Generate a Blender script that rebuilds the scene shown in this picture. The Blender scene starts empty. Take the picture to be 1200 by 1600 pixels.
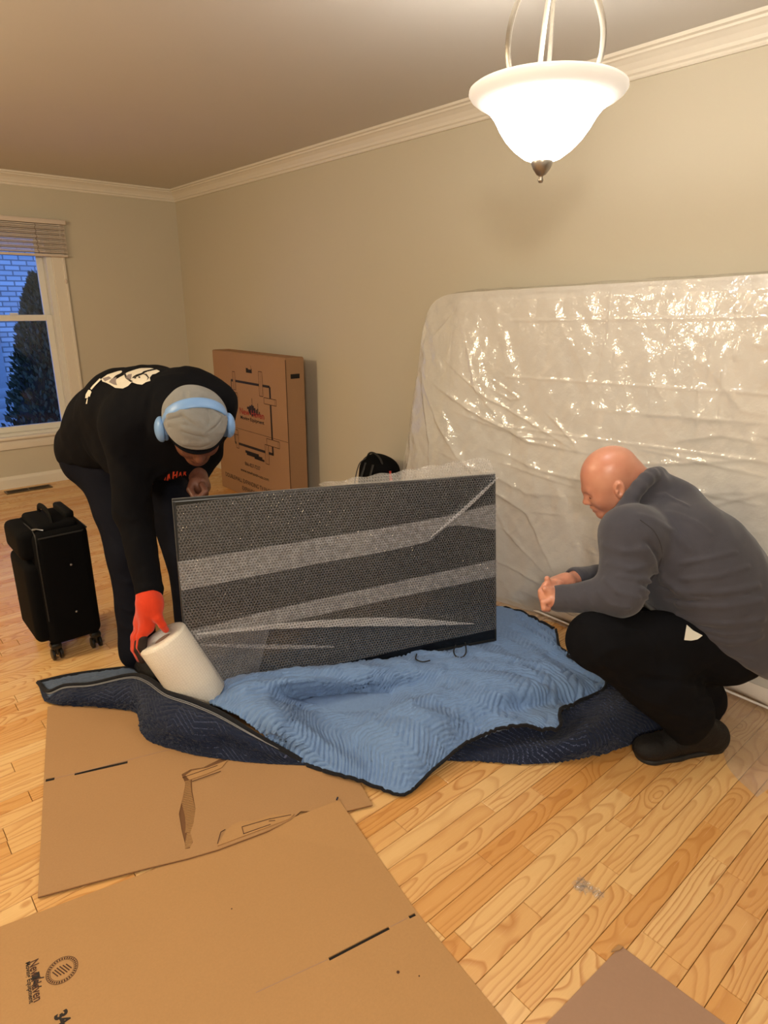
import bpy, bmesh, math, random
import numpy as np
from mathutils import Vector, Matrix

C = bpy.context.scene.collection
# ------------------------------------------------------------------ camera
FPX, PITCH, ROLL, YAW, CAMH = 999.8, math.radians(17.927), math.radians(-0.258), math.radians(40.985), 1.5


def cam_axes():
    cp, sp = math.cos(PITCH), math.sin(PITCH)
    cr, sr = math.cos(ROLL), math.sin(ROLL)
    cy, sy = math.cos(YAW), math.sin(YAW)
    f = np.array([sy * cp, cy * cp, -sp])
    rt = np.array([cy, -sy, 0.0])
    dn = np.cross(f, rt)
    return np.array([cr * rt + sr * dn, -sr * rt + cr * dn, f])


CM = cam_axes()
CO = np.array([0, 0, CAMH])
UPV = np.array([0, 0, 1.0])
cd = bpy.data.cameras.new('camera')
cam = bpy.data.objects.new('camera', cd)
C.objects.link(cam)
bpy.context.scene.camera = cam
cd.sensor_fit = 'VERTICAL'
cd.sensor_height = 36.0
cd.lens = FPX / 1600 * 36.0
cd.clip_start = 0.05
cd.clip_end = 200
cam.matrix_world = Matrix(((CM[0][0], -CM[1][0], -CM[2][0], 0), (CM[0][1], -CM[1][1], -CM[2][1], 0),
                           (CM[0][2], -CM[1][2], -CM[2][2], CAMH), (0, 0, 0, 1)))
# ------------------------------------------------------------------ world, exposure, lights
W = bpy.data.worlds.new('dusk_sky')
bpy.context.scene.world = W
W.use_nodes = True
W.node_tree.nodes['Background'].inputs[0].default_value = (0.10, 0.24, 0.72, 1)
W.node_tree.nodes['Background'].inputs[1].default_value = 2.6
vs = bpy.context.scene.view_settings
vs.view_transform = 'Standard'
vs.look = 'None'
vs.gamma = 1
vs.use_curve_mapping = False
vs.exposure = 0.27

LAMP = (1.56, 1.163)


def lamp(name, typ, loc, power, col, **kw):
    l = bpy.data.lights.new(name, typ)
    l.energy = power
    l.color = col
    for k, v in kw.items():
        setattr(l, k, v)
    o = bpy.data.objects.new(name, l)
    o.location = loc
    C.objects.link(o)
    return o


# the other ceiling lamps of the house behind the camera and over the living end of the room
a1 = lamp('hall_ceiling_light', 'POINT', (-0.9, -0.8, 2.05), 125, (1.0, 0.92, 0.79), shadow_soft_size=0.16)
a2 = lamp('living_room_ceiling_light', 'POINT', (-0.9, 3.0, 2.05), 84, (1.0, 0.82, 0.54), shadow_soft_size=0.16)
BULB = 18
BOWL_EMIT = 13.5

# ------------------------------------------------------------------ helpers


def ray(x, y):
    return CM.T @ np.array([(x - 600) / FPX, (y - 800) / FPX, 1.0])


def onplane(x, y, n, c):
    d = ray(x, y)
    n = np.array(n, float)
    return CO + d * ((c - n @ CO) / (n @ d))


def fl(x, y, z=0.0):
    return onplane(x, y, (0, 0, 1), z)


def P(x, y, D):
    return CO + ray(x, y) * D


def link(name, me, mat=None, parent=None, label=None, cat=None, group=None, kind=None):
    o = bpy.data.objects.new(name, me)
    C.objects.link(o)
    if mat is not None and me is not None:
        me.materials.append(mat)
    if parent is not None:
        o.parent = parent
        if parent.type == 'EMPTY' or parent.location.length > 0:
            o.matrix_parent_inverse = Matrix.Translation(-parent.location)
    tag(o, label, cat, group, kind)
    return o


def tag(o, label=None, cat=None, group=None, kind=None):
    if label:
        o['label'] = label
    if cat:
        o['category'] = cat
    if group:
        o['group'] = group
    if kind:
        o['kind'] = kind
    return o


def thing(name, loc, label, cat, group=None):
    o = bpy.data.objects.new(name, None)
    o.empty_display_size = 0.1
    o.location = loc
    C.objects.link(o)
    return tag(o, label, cat, group)


def mesh_np(name, V, F, smooth=True):
    me = bpy.data.meshes.new(name)
    V = np.asarray(V, np.float32)
    F = np.asarray(F, np.int32)
    n = F.shape[1]
    me.vertices.add(len(V))
    me.vertices.foreach_set('co', V.ravel())
    me.loops.add(F.size)
    me.loops.foreach_set('vertex_index', F.ravel())
    me.polygons.add(len(F))
    me.polygons.foreach_set('loop_start', np.arange(0, F.size, n, dtype=np.int32))
    me.polygons.foreach_set('loop_total', np.full(len(F), n, np.int32))
    me.update(calc_edges=True)
    me.polygons.foreach_set('use_smooth', np.full(len(F), smooth))
    me.validate()
    return me


def bm_mesh(name, bm, smooth=False):
    me = bpy.data.meshes.new(name)
    bmesh.ops.recalc_face_normals(bm, faces=bm.faces)
    bm.to_mesh(me)
    bm.free()
    if smooth:
        me.polygons.foreach_set('use_smooth', [True] * len(me.polygons))
        try:
            me.set_sharp_from_angle(angle=math.radians(40))
        except Exception:
            pass
    return me


def add_box(bm, c, s, rot=None, bev=0.0, seg=2):
    r = bmesh.ops.create_cube(bm, size=1.0)
    vs_ = r['verts']
    bmesh.ops.scale(bm, vec=s, verts=vs_)
    if bev > 0:
        es = list({e for v in vs_ for e in v.link_edges})
        rb = bmesh.ops.bevel(bm, geom=es, offset=bev, segments=seg, affect='EDGES', profile=0.5)
        vs_ = list({v for f in rb['faces'] for v in f.verts} | {v for v in vs_ if v.is_valid})
    if rot is not None:
        bmesh.ops.rotate(bm, cent=(0, 0, 0), matrix=rot, verts=vs_)
    bmesh.ops.translate(bm, vec=c, verts=vs_)
    return vs_


def box(name, c, s, mat, parent=None, rot=None, bev=0.0, seg=2, **kw):
    bm = bmesh.new()
    add_box(bm, c, s, rot, bev, seg)
    return link(name, bm_mesh(name, bm, bev > 0), mat, parent, **kw)


def lathe_data(prof, axis_p, axis_d=(0, 0, 1), n=48, caps=True):
    d = np.array(axis_d, float)
    d /= np.linalg.norm(d)
    t = np.array([1, 0, 0]) if abs(d[0]) < 0.9 else np.array([0, 1, 0])
    u = np.cross(d, t)
    u /= np.linalg.norm(u)
    w = np.cross(d, u)
    V, F = [], []
    p0 = np.array(axis_p, float)
    for r, h in prof:
        for k in range(n):
            a = 2 * math.pi * k / n
            V.append(p0 + d * h + (u * math.cos(a) + w * math.sin(a)) * max(r, 1e-4))
    for i in range(len(prof) - 1):
        for k in range(n):
            k2 = (k + 1) % n
            F.append((i * n + k, i * n + k2, (i + 1) * n + k2, (i + 1) * n + k))
    return V, F


def lathe(name, prof, p, mat, parent=None, d=(0, 0, 1), n=48, **kw):
    V, F = lathe_data(prof, p, d, n)
    me = mesh_np(name, V, F)
    me.set_sharp_from_angle(angle=math.radians(50))
    return link(name, me, mat, parent, **kw)


def tube_data(pts, r, n=8, flat=None):
    pts = [np.array(p, float) for p in pts]
    V, F = [], []
    m = len(pts)
    up = None
    for i, p in enumerate(pts):
        t = pts[min(i + 1, m - 1)] - pts[max(i - 1, 0)]
        t = t / (np.linalg.norm(t) + 1e-9)
        if up is None:
            a = np.array([0, 0, 1.0]) if abs(t[2]) < 0.9 else np.array([1.0, 0, 0])
            up = a
        s = np.cross(t, up)
        s /= np.linalg.norm(s) + 1e-9
        up = np.cross(s, t)
        up /= np.linalg.norm(up) + 1e-9
        rr = r[i] if hasattr(r, '__len__') else r
        fx = flat if flat else 1.0
        for k in range(n):
            a = 2 * math.pi * k / n
            V.append(p + s * math.cos(a) * rr + up * math.sin(a) * rr * fx)
    for i in range(m - 1):
        for k in range(n):
            k2 = (k + 1) % n
            F.append((i * n + k, i * n + k2, (i + 1) * n + k2, (i + 1) * n + k))
    for base in (0, (m - 1) * n):
        c = len(V)
        V.append(pts[0] if base == 0 else pts[-1])
        for k in range(n):
            F.append((base + k, base + (k + 1) % n, c, c))
    return V, F


def tube(name, pts, r, mat, parent=None, n=8, flat=None, **kw):
    V, F = tube_data(pts, r, n, flat)
    bm = bmesh.new()
    vv = [bm.verts.new(v) for v in V]
    for f in F:
        ids = list(dict.fromkeys(f))
        try:
            bm.faces.new([vv[i] for i in ids])
        except ValueError:
            pass
    return link(name, bm_mesh(name, bm, True), mat, parent, **kw)


def crom(pts, n):
    """Catmull-Rom through pts (chord parametrised), n samples"""
    pts = np.array(pts, float)
    if len(pts) == 2:
        t = np.linspace(0, 1, n)[:, None]
        return pts[0] * (1 - t) + pts[1] * t
    d = np.r_[0, np.cumsum(np.linalg.norm(np.diff(pts, axis=0), axis=1) + 1e-6)]
    m = np.zeros_like(pts)
    m[1:-1] = (pts[2:] - pts[:-2]) / (d[2:] - d[:-2])[:, None]
    m[0] = (pts[1] - pts[0]) / (d[1] - d[0])
    m[-1] = (pts[-1] - pts[-2]) / (d[-1] - d[-2])
    s = np.linspace(0, d[-1], n)
    i = np.clip(np.searchsorted(d, s, side='right') - 1, 0, len(pts) - 2)
    h = (d[i + 1] - d[i])
    t = ((s - d[i]) / h)[:, None]
    h = h[:, None]
    return ((2 * t**3 - 3 * t**2 + 1) * pts[i] + (t**3 - 2 * t**2 + t) * h * m[i] + (-2 * t**3 + 3 * t**2) * pts[i + 1] + (t**3 - t**2) * h * m[i + 1])


def patch(rows, nu, nv):
    R = np.array([crom(r, nu) for r in rows])
    return np.array([crom(R[:, j], nv) for j in range(nu)]).transpose(1, 0, 2)


def grid_faces(nv, nu):
    i = np.arange(nv - 1)[:, None] * nu + np.arange(nu - 1)[None, :]
    return np.stack([i, i + 1, i + nu + 1, i + nu], -1).reshape(-1, 4)


def grid_normals(G):
    du = np.gradient(G, axis=1)
    dv = np.gradient(G, axis=0)
    n = np.cross(du, dv)
    n /= np.linalg.norm(n, axis=2, keepdims=True) + 1e-9
    n *= np.sign(n[..., 2:3] + 1e-6)
    return n


def snoise(p, f, seed, oct_=5):
    rs = np.random.RandomState(seed)
    p = p.astype(np.float32)
    out = np.zeros(p.shape[:-1], np.float32)
    for k in range(oct_ * 2):
        d = rs.normal(size=p.shape[-1])
        d = (d / np.linalg.norm(d)).astype(np.float32)
        ff = f * rs.uniform(0.6, 1.8)
        out += np.sin(p @ d * ff + rs.uniform(0, 6.28) + 0.8 * np.sin(p @ d[::-1] * ff * 0.6 + rs.uniform(0, 6)))
    return out / (oct_ * 2) ** 0.5


def poly_bm(bm, outline, holes=(), z0=0.0, z1=0.004):
    """flat sheet with real cut-outs, outlines in xy"""
    edges = []
    for loop in [outline] + list(holes):
        vv = [bm.verts.new((p[0], p[1], z1)) for p in loop]
        edges += [bm.edges.new((vv[i], vv[(i + 1) % len(vv)])) for i in range(len(vv))]
    r = bmesh.ops.triangle_fill(bm, use_beauty=True, use_dissolve=False, edges=edges)
    faces = [g for g in r['geom'] if isinstance(g, bmesh.types.BMFace)]
    e = bmesh.ops.extrude_face_region(bm, geom=faces)
    ev = [g for g in e['geom'] if isinstance(g, bmesh.types.BMVert)]
    bmesh.ops.translate(bm, vec=(0, 0, z0 - z1), verts=ev)


def sheet(name, outline, mat, parent=None, holes=(), z0=0.0, z1=0.004, M=None, **kw):
    bm = bmesh.new()
    poly_bm(bm, outline, holes, z0, z1)
    if M is not None:
        bmesh.ops.transform(bm, matrix=M, verts=bm.verts)
    return link(name, bm_mesh(name, bm), mat, parent, **kw)


def slot(a, b, w):
    a, b = np.array(a[:2]), np.array(b[:2])
    d = (b - a) / np.linalg.norm(b - a)
    n = np.array([-d[1], d[0]]) * w / 2
    return [a + n, b + n, b - n, a - n]


# ------------------------------------------------------------------ materials
def sr(r, g, b):
    return tuple(((c / 255) / 12.92 if c / 255 <= 0.04045 else ((c / 255 + 0.055) / 1.055) ** 2.4) for c in (r, g, b)) + (1,)


class NT:
    def __init__(s, name):
        s.m = bpy.data.materials.new(name)
        s.m.use_nodes = True
        s.t = s.m.node_tree
        s.b = s.t.nodes['Principled BSDF']
        s.o = s.t.nodes['Material Output']

    def n(s, typ, ins=None, **kw):
        x = s.t.nodes.new(typ)
        for k, v in kw.items():
            setattr(x, k, v)
        for k, v in (ins or {}).items():
            if hasattr(v, 'is_linked') or isinstance(v, bpy.types.NodeSocket):
                s.t.links.new(v, x.inputs[k])
            else:
                x.inputs[k].default_value = v
        return x

    def math(s, op, a, b=None, c=None):
        ins = {0: a}
        if b is not None:
            ins[1] = b
        if c is not None:
            ins[2] = c
        return s.n('ShaderNodeMath', ins, operation=op).outputs[0]

    def mix(s, fac, a, b):
        x = s.n('ShaderNodeMix', data_type='RGBA')
        for k, v in ((0, fac), (6, a), (7, b)):
            if isinstance(v, bpy.types.NodeSocket):
                s.t.links.new(v, x.inputs[k])
            else:
                x.inputs[k].default_value = v
        return x.outputs[2]

    def coord(s, which='Object'):
        return s.n('ShaderNodeTexCoord').outputs[which]

    def noise(s, vec, scale, detail=3, rough=0.5, dist=0.0):
        return s.n('ShaderNodeTexNoise', {'Vector': vec, 'Scale': scale, 'Detail': detail, 'Roughness': rough, 'Distortion': dist}).outputs[0]

    def ramp(s, fac, stops):
        r = s.n('ShaderNodeValToRGB', {0: fac})
        e = r.color_ramp.elements
        while len(e) < len(stops):
            e.new(0.5)
        for el, (p, c) in zip(e, stops):
            el.position = p
            el.color = c
        return r.outputs[0]

    def vmul(s, vec, v):
        return s.n('ShaderNodeVectorMath', {0: vec, 1: v}, operation='MULTIPLY').outputs[0]

    def set(s, **kw):
        for k, v in kw.items():
            k = k.replace('_', ' ')
            if isinstance(v, bpy.types.NodeSocket):
                s.t.links.new(v, s.b.inputs[k])
            else:
                s.b.inputs[k].default_value = v
        return s

    def bump(s, h, strength=0.3, dist=0.01):
        bnode = s.n('ShaderNodeBump', {'Height': h, 'Strength': strength, 'Distance': dist})
        s.t.links.new(bnode.outputs[0], s.b.inputs['Normal'])
        return s


def simple(name, col, rough=0.6, metal=0.0, var=0.0, scale=20, bump=0.0, bscale=200, spec=0.5, **kw):
    t = NT(name)
    t.set(Roughness=rough, Metallic=metal)
    t.b.inputs['Specular IOR Level'].default_value = spec
    co = t.coord()
    if var > 0:
        f = t.noise(co, scale, 4)
        dark = tuple(c * (1 - var) for c in col[:3]) + (1,)
        lite = tuple(min(1, c * (1 + var)) for c in col[:3]) + (1,)
        t.set(Base_Color=t.mix(f, dark, lite))
    else:
        f = t.noise(co, scale, 2)
        t.set(Base_Color=t.mix(f, tuple(c * 0.96 for c in col[:3]) + (1,), col))
    if bump > 0:
        t.bump(t.noise(co, bscale, 4), bump, 0.002)
    for k, v in kw.items():
        t.b.inputs[k.replace('_', ' ')].default_value = v
    return t.m


M = {}
M['wall'] = simple('painted_plaster_beige', sr(197, 188, 167), 0.75, var=0.02, scale=3, bump=0.12, bscale=60)
M['ceiling'] = simple('ceiling_paint', sr(208, 204, 196), 0.85, var=0.02, scale=2, bump=0.1, bscale=90)
M['trim'] = simple('white_trim_paint', sr(222, 214, 198), 0.4, var=0.02, scale=5)
M['vinyl'] = simple('white_vinyl', sr(225, 222, 212), 0.35)
M['blind'] = simple('blind_slat_vinyl', sr(215, 200, 185), 0.5, var=0.04)
M['card_back'] = simple('grey_cardboard', sr(158, 125, 102), 0.85, var=0.05, scale=120, bump=0.1, bscale=600)
M['ink'] = simple('black_print_ink', sr(28, 18, 14), 0.7)
M['ink_soft'] = simple('brown_print_ink', sr(72, 42, 26), 0.8)
M['ink_red'] = simple('red_print_ink', sr(150, 40, 24), 0.7)
M['dark'] = simple('painted_recess_shade', sr(22, 15, 11), 0.9)  # near-black colour standing in for the shade inside holes, slots and duct
M['black_plastic'] = simple('black_plastic', (0.006, 0.006, 0.006, 1), 0.35)
M['black_matte'] = simple('black_matte_plastic', (0.008, 0.008, 0.008, 1), 0.6)
M['silver'] = simple('dull_silver', sr(150, 150, 150), 0.3, 0.9)
M['nickel'] = simple('brushed_nickel', sr(158, 150, 138), 0.33, 0.85, var=0.05, scale=90)
M['suit_fabric'] = simple('black_nylon_weave', (0.002, 0.002, 0.0025, 1), 0.85, var=0.2, scale=300, bump=0.4, bscale=900, spec=0.12)
M['dull_brown'] = simple('vent_brown_metal', sr(96, 76, 48), 0.4, 0.4)  # the brown of the vent metal, also used on the subfloor


def cardboard(name, col):
    t = NT(name)
    co = t.coord()
    f1 = t.noise(t.vmul(co, (1.0, 1.0, 1.0)), 180, 5, 0.7)
    f2 = t.noise(co, 4, 3)
    f3 = t.noise(t.vmul(co, (1.0, 6.0, 1.0)), 40, 3)
    c = t.mix(f1, tuple(x * 0.86 for x in col[:3]) + (1,), tuple(x * 1.1 for x in col[:3]) + (1,))
    c = t.mix(t.math('MULTIPLY', f2, 0.25), c, tuple(x * 0.75 for x in col[:3]) + (1,))
    t.set(Base_Color=c, Roughness=0.78)
    t.b.inputs['Specular IOR Level'].default_value = 0.25
    t.bump(t.math('ADD', f1, f3), 0.15, 0.001)
    return t.m


M['card'] = cardboard('kraft_cardboard', sr(178, 137, 91))
M['card_b'] = cardboard('kraft_cardboard_dull', sr(172, 133, 92))
M['card_box'] = cardboard('box_kraft_cardboard', sr(162, 125, 92))


def wood():
    t = NT('varnished_ash_board')
    gp = t.n('ShaderNodeAttribute', attribute_name='gp').outputs['Vector']
    tone = t.n('ShaderNodeAttribute', attribute_name='tone').outputs['Color']
    sp = t.n('ShaderNodeSeparateXYZ', {0: gp})
    X, Y, Z = sp.outputs
    st = t.n('ShaderNodeSeparateColor', {0: tone})
    r1, r2, r3 = st.outputs
    wn = t.noise(t.vmul(gp, (2.2, 9.0, 1.0)), 3.0, 3)
    wn2 = t.noise(t.vmul(gp, (1.3, 2.0, 1.0)), 2.0, 2)
    A = t.math('ADD', Y, t.math('MULTIPLY', t.math('SUBTRACT', wn, 0.5), 0.018))
    B = t.math('MULTIPLY', t.math('SUBTRACT', wn2, 0.38), t.math('MULTIPLY_ADD', r3, 0.16, 0.05))
    Bx = t.math('ADD', B, t.math('MULTIPLY', X, t.math('MULTIPLY_ADD', r3, 0.09, 0.03)))
    R = t.math('SQRT', t.math('ADD', t.math('MULTIPLY', A, A), t.math('MULTIPLY', Bx, Bx)))
    ring = t.math('FRACT', t.math('MULTIPLY', R, t.math('MULTIPLY_ADD', r2, 50.0, 48.0)))
    sharp = t.ramp(ring, [(0.0, (0, 0, 0, 1)), (0.55, (0.1, 0.1, 0.1, 1)), (0.88, (1, 1, 1, 1)), (1.0, (0, 0, 0, 1))])
    fib = t.noise(t.vmul(gp, (6.0, 260.0, 1.0)), 1.0, 4, 0.7)
    blot = t.noise(t.vmul(gp, (1.5, 8.0, 1.0)), 1.6, 2)
    base = t.mix(r1, sr(212, 157, 90), sr(238, 204, 146))
    base = t.mix(t.math('MULTIPLY', blot, 0.45), base, sr(204, 144, 76))
    g = t.math('MULTIPLY', sharp, t.math('MULTIPLY_ADD', r2, 0.40, 0.30))
    col = t.mix(g, base, sr(168, 102, 44))
    col = t.mix(t.math('MULTIPLY', fib, 0.30), col, sr(176, 112, 52))
    t.set(Base_Color=col, Roughness=t.math('MULTIPLY_ADD', fib, 0.12, 0.20))
    t.b.inputs['Specular IOR Level'].default_value = 0.5
    t.bump(fib, 0.06, 0.001)
    return t.m


M['wood'] = wood()


def fabric(name, col, var=0.15, rough=0.9, sheen=0.3, scale=30, bump=0.3, bscale=700, spec=0.2):
    t = NT(name)
    co = t.coord()
    f = t.noise(co, scale, 5, 0.6)
    f2 = t.noise(co, bscale, 3)
    c = t.mix(f, tuple(x * (1 - var) for x in col[:3]) + (1,), tuple(x * (1 + var) for x in col[:3]) + (1,))
    t.set(Base_Color=c, Roughness=rough, Sheen_Weight=sheen)
    t.b.inputs['Specular IOR Level'].default_value = spec
    t.b.inputs['Sheen Roughness'].default_value = 0.5
    t.bump(t.math('ADD', t.math('MULTIPLY', f, 1.5), f2), bump, 0.004)
    return t.m


M['fleece'] = fabric('grey_fleece', sr(71, 70, 78), 0.10, 0.95, 0.2, 12, 0.25, 500)
M['trouser'] = fabric('black_work_trousers', (0.0045, 0.0045, 0.006, 1), 0.2, 0.9, 0.0, 20, 0.3, 700, 0.12)
M['jeans'] = fabric('dark_navy_jeans', (0.0055, 0.006, 0.011, 1), 0.25, 0.9, 0.0, 25, 0.3, 700, 0.12)
M['jacket'] = fabric('black_jacket', (0.0035, 0.0035, 0.005, 1), 0.2, 0.9, 0.0, 15, 0.3, 700, 0.12)
M['boot'] = fabric('black_boot_leather', (0.006, 0.005, 0.005, 1), 0.4, 0.6, 0.0, 60, 0.6, 300, 0.3)
M['glove'] = fabric('orange_knit_glove', sr(205, 58, 26), 0.08, 0.8, 0.2, 60, 0.3, 500)
M['glove_palm'] = fabric('black_rubber_palm', sr(46, 36, 34), 0.2, 0.6, 0.0, 60, 0.3, 500)
M['beanie'] = fabric('grey_jersey', sr(132, 131, 128), 0.12, 0.95, 0.2, 45, 0.5, 600)
M['navy'] = fabric('navy_blanket_cloth', (0.011, 0.017, 0.042, 1), 0.2, 0.9, 0.12, 60, 0.5, 600)
M['blue'] = fabric('light_blue_blanket_cloth', sr(116, 146, 190), 0.12, 0.9, 0.12, 70, 0.6, 450)
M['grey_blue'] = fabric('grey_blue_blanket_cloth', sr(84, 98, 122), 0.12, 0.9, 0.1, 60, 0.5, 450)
M['binding'] = fabric('black_binding_tape', (0.010, 0.010, 0.013, 1), 0.2, 0.85, 0.05, 80, 0.3)
M['thread'] = simple('grey_thread', sr(130, 130, 132), 0.8)
M['black_soft'] = simple('black_rubber_grip', (0.003, 0.003, 0.003, 1), 0.8, spec=0.15)
M['headphone'] = simple('pale_blue_plastic', sr(120, 160, 212), 0.4)
M['white_print'] = simple('white_print', sr(214, 206, 190), 0.7, var=0.08, scale=120)
M['grey_print'] = simple('grey_print', sr(130, 118, 116), 0.7)
M['orange_print'] = simple('orange_print', sr(205, 66, 34), 0.7, var=0.1, scale=200)
M['tissue'] = simple('white_tissue', sr(225, 220, 205), 0.8)
M['mattress'] = simple('mattress_ticking', sr(236, 228, 218), 0.85, var=0.04, scale=8, bump=0.2, bscale=60)
M['red_strap'] = simple('red_nylon', sr(170, 45, 30), 0.7)
M['grey_piping'] = simple('grey_piping', sr(70, 68, 68), 0.6)


def skin(name, col, red, rough=0.42):
    t = NT(name)
    co = t.coord()
    f = t.noise(co, 14, 4)
    f2 = t.noise(co, 260, 3)
    c = t.mix(f, col, red)
    t.set(Base_Color=c, Roughness=rough)
    t.b.inputs['Subsurface Weight'].default_value = 0.06
    t.b.inputs['Subsurface Radius'].default_value = (0.012, 0.004, 0.002)
    t.b.inputs['Subsurface Scale'].default_value = 1.0
    t.bump(f2, 0.12, 0.001)
    return t.m


M['skin_light'] = skin('light_skin', sr(214, 160, 134), sr(196, 122, 98), 0.34)
M['skin_dark'] = skin('dark_skin', sr(112, 70, 52), sr(84, 48, 36), 0.5)
M['cord_grey'] = simple('cord_grey', sr(140, 122, 104), 0.8)
M['black_cord'] = simple('black_cord', (0.004, 0.004, 0.004, 1), 0.5)


def finish_film(t, alpha, rough, refl0=0.055):
    tr = t.n('ShaderNodeBsdfTransparent')
    mx = t.n('ShaderNodeMixShader', {0: alpha})
    t.t.links.new(tr.outputs[0], mx.inputs[1])
    t.t.links.new(t.b.outputs[0], mx.inputs[2])
    gl = t.n('ShaderNodeBsdfGlossy', {'Roughness': rough})
    lw = t.n('ShaderNodeLayerWeight', {'Blend': 0.5})
    nl = t.b.inputs['Normal'].links
    if nl:
        t.t.links.new(nl[0].from_socket, gl.inputs['Normal'])
        t.t.links.new(nl[0].from_socket, lw.inputs['Normal'])
    refl = t.math('MULTIPLY_ADD', t.math('POWER', lw.outputs['Facing'], 4.0), 0.8, refl0)
    m2 = t.n('ShaderNodeMixShader', {0: refl})
    t.t.links.new(mx.outputs[0], m2.inputs[1])
    t.t.links.new(gl.outputs[0], m2.inputs[2])
    t.t.links.new(m2.outputs[0], t.o.inputs['Surface'])


def film(name, alpha, col, rough, bump_scale=None, bump_s=0.3, spec=0.5):
    """clear polythene: part of the light passes, the rest meets a glossy milky sheet"""
    t = NT(name)
    co = t.coord()
    t.set(Base_Color=col, Roughness=rough)
    t.b.inputs['Specular IOR Level'].default_value = spec
    if bump_scale:
        t.bump(t.noise(co, bump_scale, 4, 0.6), bump_s, 0.02)
    finish_film(t, alpha, rough)
    return t.m


M['poly'] = film('clear_polythene', 0.60, sr(238, 234, 226), 0.13, 9, 0.5, 1.0)
M['poly_floor'] = film('clear_polythene_thin', 0.22, sr(230, 222, 212), 0.15, 9, 0.3, 0.7)
M['shred'] = film('clear_film_scrap', 0.10, sr(240, 236, 236), 0.08, 90, 0.8, 1.0)


def bubble(name, alpha_lo, alpha_hi, col, P_=0.012):
    """bubble wrap: rows of round cells from the sheet coordinates stored on the mesh"""
    t = NT(name)
    uv = t.n('ShaderNodeAttribute', attribute_name='sheet').outputs['Vector']
    s1 = t.vmul(uv, (1 / P_, 1 / (P_ * 1.732), 0))

    def cell(v, off):
        a = t.n('ShaderNodeVectorMath', {0: v, 1: (off, off, 0)}, operation='ADD').outputs[0]
        fr = t.n('ShaderNodeVectorMath', {0: a}, operation='FRACTION').outputs[0]
        ce = t.n('ShaderNodeVectorMath', {0: fr, 1: (0.5, 0.5, 0)}, operation='SUBTRACT').outputs[0]
        sc = t.vmul(ce, (1.0, 1.732, 0))
        return t.n('ShaderNodeVectorMath', {0: sc}, operation='LENGTH').outputs['Value']
    d = t.math('MINIMUM', cell(s1, 10.0), cell(s1, 10.5))
    dome = t.math('SQRT', t.math('MAXIMUM', t.math('SUBTRACT', 0.2, t.math('MULTIPLY', d, d)), 0.0))
    rim = t.ramp(d, [(0.28, (0, 0, 0, 1)), (0.42, (1, 1, 1, 1)), (0.5, (0.25, 0.25, 0.25, 1))])
    var = t.noise(uv, 40, 3, 0.7)
    al = t.math('MULTIPLY_ADD', t.math('MULTIPLY', rim, var), (alpha_hi - alpha_lo) * 2, alpha_lo)
    t.set(Base_Color=col, Roughness=0.12)
    t.b.inputs['Specular IOR Level'].default_value = 0.7
    t.bump(t.math('ADD', dome, t.math('MULTIPLY', var, 0.3)), 0.9, 0.006)
    finish_film(t, al, 0.14, 0.022)
    return t.m


M['bubble_highlight'] = bubble('bubble_wrap_crease_highlight', 0.22, 0.72, sr(240, 238, 238))  # denser, paler film that paints in the highlight along the creases
M['bubble'] = bubble('bubble_wrap_film', 0.012, 0.27, sr(228, 228, 234))
M['bubble_band'] = bubble('bubble_wrap_film_doubled', 0.09, 0.40, sr(228, 227, 230))
M['bubble_flap'] = bubble('bubble_wrap_film_loose', 0.28, 0.5, sr(225, 220, 212))


def roll_mat():
    t = NT('wound_bubble_wrap')
    co = t.n('ShaderNodeAttribute', attribute_name='sheet').outputs['Vector']
    w = t.n('ShaderNodeTexVoronoi', {'Vector': co, 'Scale': 110.0, 'Randomness': 0.25})
    t.set(Base_Color=t.mix(w.outputs['Distance'], sr(236, 230, 218), sr(214, 206, 194)), Roughness=0.32)
    t.b.inputs['Subsurface Weight'].default_value = 0.4
    t.b.inputs['Subsurface Radius'].default_value = (0.02, 0.018, 0.015)
    t.bump(w.outputs['Distance'], 0.35, 0.004)
    return t.m


M['roll'] = roll_mat()


def emis(name, col, s, rough=0.3):
    t = NT(name)
    t.set(Base_Color=sr(235, 230, 220), Roughness=rough, Emission_Color=col, Emission_Strength=s)
    return t.m


M['bowl'] = emis('lit_frosted_glass', (1.0, 0.98, 0.94, 1), BOWL_EMIT)
M['bowl_rim'] = emis('frosted_glass_rim', (1.0, 0.94, 0.84, 1), 0.35)


def glass():
    t = NT('window_glass')
    co = t.coord()
    g = t.n('ShaderNodeBsdfGlossy', {'Roughness': 0.02})
    tr = t.n('ShaderNodeBsdfTransparent', {'Color': (0.93, 0.95, 0.97, 1)})
    fr = t.n('ShaderNodeFresnel', {'IOR': 1.45})
    mx = t.n('ShaderNodeMixShader', {0: fr.outputs[0]})
    t.t.links.new(tr.outputs[0], mx.inputs[1])
    t.t.links.new(g.outputs[0], mx.inputs[2])
    t.t.links.new(mx.outputs[0], t.o.inputs['Surface'])
    return t.m


M['glass'] = glass()


def brickm():
    t = NT('grey_brick')
    co = t.coord()
    r = t.n('ShaderNodeVectorMath', {0: co}, operation='ADD')
    sp = t.n('ShaderNodeSeparateXYZ', {0: co})
    cb = t.n('ShaderNodeCombineXYZ', {0: sp.outputs[0], 1: sp.outputs[2], 2: 0.0})
    b = t.n('ShaderNodeTexBrick', {'Vector': cb.outputs[0], 'Color1': sr(200, 196, 190), 'Color2': sr(168, 164, 160), 'Mortar': sr(120, 118, 116), 'Scale': 1.0,
                                   'Mortar Size': 0.012, 'Brick Width': 0.24, 'Row Height': 0.085})
    t.set(Base_Color=b.outputs[0], Roughness=0.9)
    return t.m


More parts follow.
